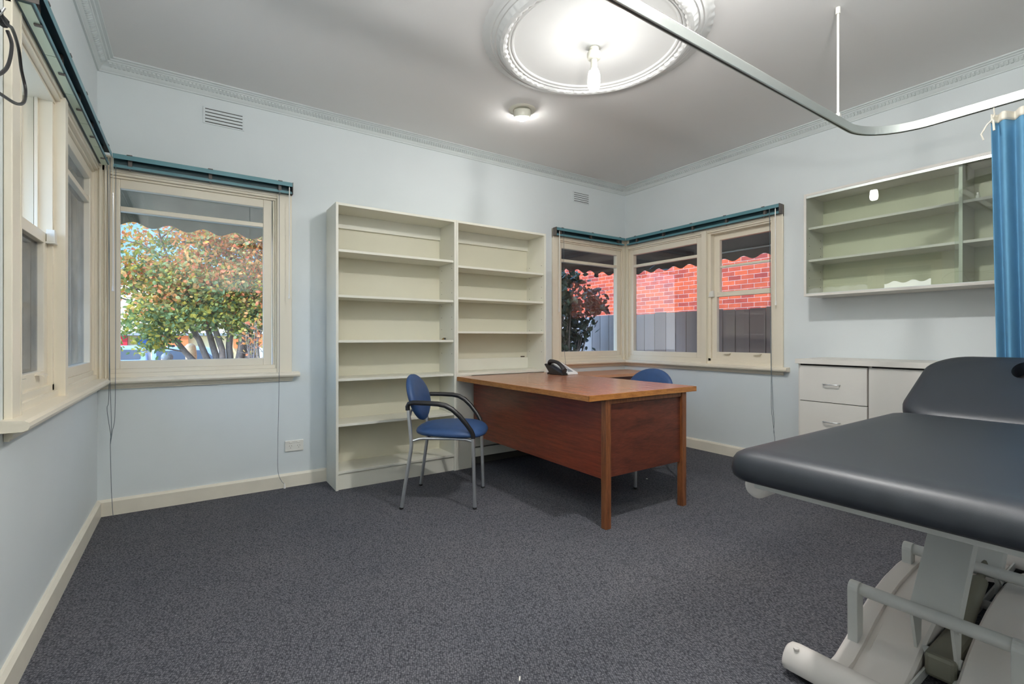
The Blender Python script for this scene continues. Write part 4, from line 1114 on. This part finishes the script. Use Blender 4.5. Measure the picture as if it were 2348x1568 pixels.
# autumn tree
def build_tree():
    base = Vector((0.56, 9.6, GZ))
    t = thing('autumn_tree', 'bushy autumn tree with orange and green leaves outside the left corner window', 'tree', base)
    rnd = random.Random(3)
    m = MB()
    fork = base+Vector((0, 0, 1.05))
    m.tube([base, base+Vector((0.01, 0, 0.5)), fork], 0.15, 12, radii=[0.19, 0.15, 0.16])
    tips = []
    stems = [(-0.85, 0.1, 2.5), (-0.35, -0.15, 3.1), (0.05, 0.15, 3.4), (0.42, -0.15, 3.2), (0.85, 0.1, 2.6), (-0.6, 0.4, 2.9), (0.6, 0.5, 2.8), (1.3, 0.05, 2.0), (-1.25, 0.05, 1.9)]
    for (dx, dy, h) in stems:
        P = [fork-Vector((0, 0, 0.05))]
        for i in range(1, 9):
            x = i/8
            P.append(fork+Vector((dx*1.15*x**0.8, dy*x, h*x**1.1))+Vector((rnd.uniform(-1, 1), rnd.uniform(-1, 1), 0))*0.04)
        m.tube(P, 0.05, 8, radii=[0.056*(1-0.11*i)+0.007 for i in range(9)])
        for i in (3, 4, 5, 6, 7, 8):
            for _ in range(2):
                d = Vector((rnd.gauss(0, 1), rnd.gauss(0, 0.6), rnd.uniform(0.0, 1.0))).normalized()
                l = rnd.uniform(0.35, 0.8)
                q = P[i]+d*l*0.5+Vector((0, 0, 0.08)); e = P[i]+d*l
                m.tube([P[i], q, e], 0.012, 5, radii=[0.016, 0.010, 0.004]); tips += [q, e]
    m.build('trunk', M['bark'], t, smooth=50)
    up, dn = [], []
    def add(x, y, z, r):
        # crown underside: open in the middle, hanging lower on the left
        low = 1.30 if x > -0.25 else (1.12 if x > -0.75 else 1.75)
        if z < low: return
        if x < -0.15 and z > 2.35 and rnd.random() < 0.45: return     # thin upper left
        hgt = z + rnd.gauss(0, 0.5) + 0.25*(x+0.1)
        (up if hgt > 1.98 else dn).append((x, y, z, r))
    for p in tips:
        for _ in range(2): add(p.x+rnd.gauss(0, 0.16), p.y+rnd.gauss(0, 0.12), p.z+rnd.gauss(0, 0.14), 0.27)
    for i in range(110):
        a = rnd.uniform(0, 2*PI); rr = 0.95*math.sqrt(rnd.random())
        add(base.x-0.15+rr*math.cos(a), base.y-0.25+0.3*rr*math.sin(a), rnd.uniform(1.3, 2.2), 0.24)
    for i in range(150):
        a = rnd.uniform(0, 2*PI); rr = 1.6*math.sqrt(rnd.random())
        z = rnd.uniform(1.1, 3.7)
        add(base.x-0.27+rr*math.cos(a), base.y+0.45*rr*math.sin(a), z, 0.28)
    for (x, z) in ((-0.62, 0.95), (-0.50, 1.02), (-0.38, 0.98), (-0.55, 1.15), (-0.42, 1.2), (-0.25, 1.22), (-0.3, 1.05), (-0.85, 1.25), (-0.95, 1.1)):
        dn.append((x+rnd.gauss(0, 0.05), base.y-0.1, z, 0.17))
    leaf_cloud(up, int(50*len(up)), 0.074, 0.3, seed=11).build('orange_foliage', M['leaf_autumn'], t)
    leaf_cloud(dn, int(48*len(dn)), 0.076, 0.3, seed=12).build('green_foliage', M['leaf_green'], t)
build_tree()

def shrub(loc, cl, n, size, label, name, leaf, bare=False, seed=5):
    t = thing(name, label, 'shrub', loc)
    rnd = random.Random(seed); m = MB(); base = Vector(loc)
    for c in cl:
        e = Vector(c[:3]); q = base.lerp(e, 0.5)+Vector((rnd.gauss(0, 0.05), rnd.gauss(0, 0.05), 0.1))
        m.tube([base, q, e], 0.01, 6, radii=[0.025, 0.014, 0.004])
        if bare:
            for _ in range(3):
                s = q.lerp(e, rnd.random()); d = Vector((rnd.gauss(0, 1), rnd.gauss(0, 1), rnd.uniform(0.2, 1))).normalized()*0.3
                m.tube([s, s+d*0.6, s+d], 0.004, 5, radii=[0.006, 0.004, 0.002])
    m.build('stems', M['bark'], t, smooth=50)
    leaf_cloud(cl, n, size, 0.3, seed=seed).build('foliage', leaf, t)
rnd = random.Random(21)
cl = []
for i in range(80):
    z = rnd.uniform(-0.4, 1.95); k = 0.62*math.sqrt(max(0.08, 1-((z-1.0)/1.25)**2))
    a = rnd.uniform(0, 2*PI); rr = k*math.sqrt(rnd.random())
    cl.append((4.02+rr*math.cos(a)*1.05, 5.05+rr*math.sin(a)*0.5, z, 0.20))
for (x, z) in ((4.72, 1.62), (4.78, 1.52), (4.66, 1.70), (4.62, 1.48)): cl.append((x, 4.95, z, 0.15))
shrub((4.02, 5.05, GZ), cl, 3600, 0.098, 'dark glossy leaved shrub just outside the narrow corner window', 'glossy_shrub', M['leaf_gloss'])
cl = [(0.80+rnd.gauss(0, 0.14), 7.75+rnd.gauss(0, 0.08), rnd.uniform(0.75, 1.35), 0.14) for _ in range(18)]
shrub((0.78, 7.75, GZ), cl, 120, 0.06, 'nearly bare twiggy shrub at the right edge of the tree window', 'bare_shrub', M['leaf_autumn'], True, 8)

# pale blue utility car across the street
t = thing('utility_car', 'pale blue utility car with canopy parked beyond the autumn tree', 'car', (-0.9, 17.0, GZ))
def car(x, z, y): return Vector((x, y, z))
yc = 17.0
body = [(-3.1, GZ+0.35), (-3.1, GZ+0.98), (-0.95, GZ+1.02), (1.05, GZ+1.00), (1.25, GZ+0.95), (2.25, GZ+0.86), (2.35, GZ+0.72), (2.35, GZ+0.35)]
m = MB().prism(body, car, yc-0.05, yc+1.75); m.build('body', M['carblue'], t, bevel=0.05, seg=3)
can = [(-3.05, GZ+0.98), (-2.98, GZ+1.64), (-2.85, GZ+1.70), (-1.12, GZ+1.70), (-1.03, GZ+1.62), (-0.99, GZ+1.0)]
m = MB().loft([[Vector((x, yc+0.02+0.06*(z-GZ-1.0) , z)) for x, z in can], [Vector((x, yc+1.68-0.06*(z-GZ-1.0), z)) for x, z in can]]); m.build('canopy', M['carblue'], t, bevel=0.04, seg=3)
cab = [(-0.93, GZ+1.0), (-0.90, GZ+1.58), (-0.80, GZ+1.66), (0.35, GZ+1.66), (0.5, GZ+1.62), (1.15, GZ+0.98)]
m = MB().loft([[Vector((x, yc+0.02+0.14*(z-GZ-1.0), z)) for x, z in cab], [Vector((x, yc+1.68-0.14*(z-GZ-1.0), z)) for x, z in cab]]); m.build('cabin', M['carblue'], t, bevel=0.04, seg=3)
def cwin(pts, k, nm):
    f = [Vector((x, yc+0.012+k*(z-GZ-1.0), z)) for x, z in pts]
    MB().loft([f, [p+Vector((0, 0.02, 0)) for p in f]]).build(nm, M['carglass'], t, bevel=0.006)
cwin(rrect(-2.05, -1.16, GZ+1.32, GZ+1.60, 0.05), 0.06, 'canopy_window')
cwin(rrect(-2.95, -2.12, GZ+1.32, GZ+1.60, 0.05), 0.06, 'canopy_window')
cwin([(-0.72, GZ+1.16), (-0.80, GZ+1.34), (-0.82, GZ+1.55), (-0.10, GZ+1.57), (-0.10, GZ+1.12)], 0.14, 'side_window')
cwin([(-0.02, GZ+1.10), (-0.02, GZ+1.57), (0.36, GZ+1.56), (0.86, GZ+1.10)], 0.14, 'side_window')
MB().box(-0.55, -0.38, yc+0.35, yc+0.5, GZ+1.66, GZ+1.72).build('roof_bracket', M['black'], t, bevel=0.01)
for x in (-2.3, 1.35):
    for y in (yc-0.02, yc+1.5):
        w = MB().lathe([(0.12, 0), (0.33, 0), (0.36, 0.03), (0.36, 0.19), (0.33, 0.22), (0.12, 0.22)], (x, y, GZ+0.36), 28, mtx=Matrix.Rotation(-PI/2, 3, 'X')).build('wheel', M['tyre'], t, smooth=40)
        MB().lathe([(0.02, -0.005), (0.2, -0.004), (0.21, 0.01), (0.02, 0.012)], (x, y, GZ+0.36), 24, mtx=Matrix.Rotation(-PI/2, 3, 'X')).build('hub', M['alu'], w, smooth=40)

# two passers by on the footpath
def person(loc, face, label, hair, hairlong, top, trousers, hgt):
    t = thing('person', label, 'person', loc, face)
    k = hgt/1.72
    def skin(name, verts, edges, material, sub=2):
        me = bpy.data.meshes.new(name); me.from_pydata([tuple(c*k for c in v[:3]) for v in verts], edges, []); me.materials.append(material)
        o = bpy.data.objects.new(name, me); COL.objects.link(o); o.parent = t
        md = o.modifiers.new('skin', 'SKIN'); md.use_smooth_shade = True
        for i, v in enumerate(verts):
            sv = me.skin_vertices[0].data[i]; r = v[3]; r2 = v[4] if len(v) > 4 else r
            sv.radius = (r*k, r2*k)
        me.skin_vertices[0].data[0].use_root = True
        s = o.modifiers.new('sub', 'SUBSURF'); s.levels = sub; s.render_levels = sub
        return o
    V = [(0, 0, 0.95, .13, .10), (0, 0, 1.12, .12, .09), (0, 0, 1.32, .15, .10), (0, 0, 1.43, .075), (0.005, 0, 1.49, .052), (0.015, 0, 1.55, .068), (0.01, 0, 1.63, .082), (0, 0, 1.69, .062)]
    E = [(i, i+1) for i in range(7)]
    for s in (1, -1):
        b = len(V)
        V += [(0, s*0.17, 1.40, .052), (-0.01, s*0.23, 1.14, .042), (0.08, s*0.22, 0.92, .030), (0.11, s*0.21, 0.84, .034), (0.12, s*0.21, 0.78, .018)]
        E += [(2, b), (b, b+1), (b+1, b+2), (b+2, b+3), (b+3, b+4)]
        b = len(V)
        V += [(0, s*0.09, 0.88, .085), (0.02, s*0.10, 0.50, .058), (-0.02, s*0.10, 0.09, .038), (0.09, s*0.11, 0.035, .035)]
        E += [(0, b), (b, b+1), (b+1, b+2), (b+2, b+3)]
    skin('body', V, E, M['skin'])
    S = [(0, 0, 0.93, .155, .125), (0, 0, 1.12, .15, .115), (0, 0, 1.32, .175, .125), (0, 0, 1.42, .10)]
    ES = [(0, 1), (1, 2), (2, 3)]
    for s in (1, -1):
        b = len(S); S += [(0, s*0.18, 1.39, .072), (-0.01, s*0.235, 1.14, .062), (0.07, s*0.225, 0.95, .05)]; ES += [(2, b), (b, b+1), (b+1, b+2)]
    skin('shirt', S, ES, top)
    P = [(0, 0, 0.95, .15, .125)]; EP = []
    for s in (1, -1):
        b = len(P); P += [(0, s*0.095, 0.86, .105), (0.02, s*0.105, 0.50, .078), (-0.015, s*0.105, 0.10, .062)]; EP += [(0, b), (b, b+1), (b+1, b+2)]
    skin('trousers', P, EP, trousers)
    m = MB(); m.ball((-0.018*k, 0, 1.665*k), 0.098*k, 1.0, 0.92, 0.92)
    if hairlong:
        m.tube([(-0.05*k, 0, 1.66*k), (-0.085*k, 0, 1.52*k), (-0.10*k, 0, 1.36*k), (-0.115*k, 0, 1.27*k)], 0.06*k, 12, radii=[0.085*k, 0.09*k, 0.08*k, 0.04*k])
    m.build('hair', hair, t, smooth=70, local=True)
    m = MB(); m.ball((0.098*k, 0, 1.585*k), 0.014*k, 1.3, 0.8, 1.4)
    for s in (1, -1): m.ball((0.005*k, s*0.085*k, 1.59*k), 0.022*k, 0.9, 0.35, 1.3)
    m.build('nose_and_ears', M['skin'], t, smooth=70, local=True)
    m = MB()
    for s in (1, -1): m.ball((0.083*k, s*0.030*k, 1.615*k), 0.009*k)
    m.box(0.083*k, 0.090*k, -0.022*k, 0.022*k, 1.545*k, 1.551*k)
    m.build('eyes_and_mouth', M['navycloth'], t, local=True)
person((-0.36, 10.6, GZ), R(150), 'person with short grey hair seen just above the window sill outside', M['greyhair'], False, M['navycloth'], M['denim'], 1.635)
person((0.00, 11.0, GZ), R(100), 'person with long blonde hair in a pink top beside the tree trunk', M['blonde'], True, M['pink'], M['denim'], 1.79)

# row of shops far across the street
t = thing('shop_building', 'low shop building with orange fascia and coloured signs beyond the street', 'building', (0, 36, -2.4))
zb = -2.4
MB().box(-9, 12, 35.4, 44, zb, 1.20).build('wall', M['yellowwall'], t)
MB().box(-1.72, -0.1, 35.0, 35.39, 0.42, 1.22).build('fascia', M['orange'], t)
MB().box(2.3, 12, 35.0, 35.39, 0.42, 1.24).build('fascia', M['orange'], t)
MB().box(-2.55, -1.95, 35.1, 35.39, 0.5, 1.22).build('sign_panel', M['signblue'], t)
MB().box(-3.6, -3.0, 35.1, 35.39, 0.3, 1.22).build('sign_panel', M['signred'], t)
m = MB().loft([[Vector((x, 34.8, 1.22)), Vector((x, 44.4, 1.22)), Vector((x, 44.4, 1.45)), Vector((x, 34.8, 1.36))] for x in (-9.2, 12.2)]); m.build('roof', M['greyroof'], t)
MB().box(3.72, 3.98, 34.7, 34.95, zb, 0.47).build('veranda_post', M['whitewall'], t)
MB().box(1.2, 2.2, 35.2, 35.39, -1.9, 0.35).build('roller_door', M['whitewall'], t)
for (a, b) in ((-1.5, -0.4), (2.6, 3.5), (4.4, 5.8)):
    MB().box(a, b, 35.3, 35.395, -1.5, 0.2).build('shop_window', M['carglass'], t)

# ------------------------------------------------------------------ sky and sun
w = bpy.data.worlds.new('sky'); sc.world = w; w.use_nodes = True
nt = w.node_tree; nt.nodes.clear()
out = nt.nodes.new('ShaderNodeOutputWorld'); bg = nt.nodes.new('ShaderNodeBackground')
tc = nt.nodes.new('ShaderNodeTexCoord')
sp = nt.nodes.new('ShaderNodeSeparateXYZ'); nt.links.new(tc.outputs['Generated'], sp.inputs[0])
mp = nt.nodes.new('ShaderNodeMapping'); mp.inputs['Scale'].default_value = (1, 1, 2.2); nt.links.new(tc.outputs['Generated'], mp.inputs['Vector'])
n = nt.nodes.new('ShaderNodeTexNoise'); n.inputs['Scale'].default_value = 2.6; n.inputs['Detail'].default_value = 6
nt.links.new(mp.outputs[0], n.inputs['Vector'])
hz = nt.nodes.new('ShaderNodeMapRange'); hz.inputs[1].default_value = 0.02; hz.inputs[2].default_value = 0.19; hz.inputs[3].default_value = 0.5; hz.inputs[4].default_value = -0.2
nt.links.new(sp.outputs['Z'], hz.inputs[0])
ad = nt.nodes.new('ShaderNodeMath'); ad.operation = 'ADD'; nt.links.new(n.outputs['Fac'], ad.inputs[0]); nt.links.new(hz.outputs[0], ad.inputs[1])
cr = nt.nodes.new('ShaderNodeValToRGB'); e = cr.color_ramp.elements
e[0].position = 0.44; e[0].color = srgb(140, 190, 246); e[1].position = 0.66; e[1].color = (0.95, 0.96, 1.0, 1)
nt.links.new(ad.outputs[0], cr.inputs['Fac']); nt.links.new(cr.outputs[0], bg.inputs['Color'])
SKY = 1.6
bg.inputs['Strength'].default_value = SKY
# glow lobe added in unseen sky, lifts fill through the left windows
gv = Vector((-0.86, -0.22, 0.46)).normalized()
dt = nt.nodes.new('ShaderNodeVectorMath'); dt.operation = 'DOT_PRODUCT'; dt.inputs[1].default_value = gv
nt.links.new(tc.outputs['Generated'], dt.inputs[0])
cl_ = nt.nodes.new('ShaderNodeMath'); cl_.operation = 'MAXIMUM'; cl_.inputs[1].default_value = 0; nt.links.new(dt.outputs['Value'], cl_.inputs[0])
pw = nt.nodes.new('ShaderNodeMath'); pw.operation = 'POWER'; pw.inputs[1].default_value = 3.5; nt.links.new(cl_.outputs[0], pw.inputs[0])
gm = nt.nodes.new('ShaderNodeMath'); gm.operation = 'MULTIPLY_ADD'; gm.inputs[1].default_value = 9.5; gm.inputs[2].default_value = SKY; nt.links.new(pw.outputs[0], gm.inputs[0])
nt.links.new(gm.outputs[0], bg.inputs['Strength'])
nt.links.new(bg.outputs[0], out.inputs['Surface'])

sd = bpy.data.lights.new('sun', 'SUN'); sd.energy = 3.4; sd.angle = R(0.6); sd.color = (1.0, 0.94, 0.86)
so = bpy.data.objects.new('sun', sd); COL.objects.link(so)
dirn = Vector((0.42, 0.62, -0.78))
so.rotation_euler = dirn.to_track_quat('-Z', 'Y').to_euler(); so.location = (-8, -3, 14)

# ------------------------------------------------------------------ camera and render look
cd = bpy.data.cameras.new('camera'); co = bpy.data.objects.new('camera', cd); COL.objects.link(co)
cd.sensor_width = 36; cd.sensor_fit = 'HORIZONTAL'; cd.lens = 1096.4*36/2348
cd.shift_y = -9.4/2348
co.location = (0, 0, 1.08); co.rotation_euler = (R(90), 0, R(-33.94))
cd.clip_start = 0.02; cd.clip_end = 300
sc.camera = co
sc.view_settings.view_transform = 'Standard'; sc.view_settings.look = 'None'
sc.view_settings.gamma = 1; sc.view_settings.use_curve_mapping = False
sc.view_settings.exposure = 0.22
sc.cycles.use_denoising = True
sc.cycles.max_bounces = 10; sc.cycles.diffuse_bounces = 6; sc.cycles.transparent_max_bounces = 24
sc.cycles.sample_clamp_indirect = 6.0
sc.cycles.caustics_reflective = False; sc.cycles.caustics_refractive = False
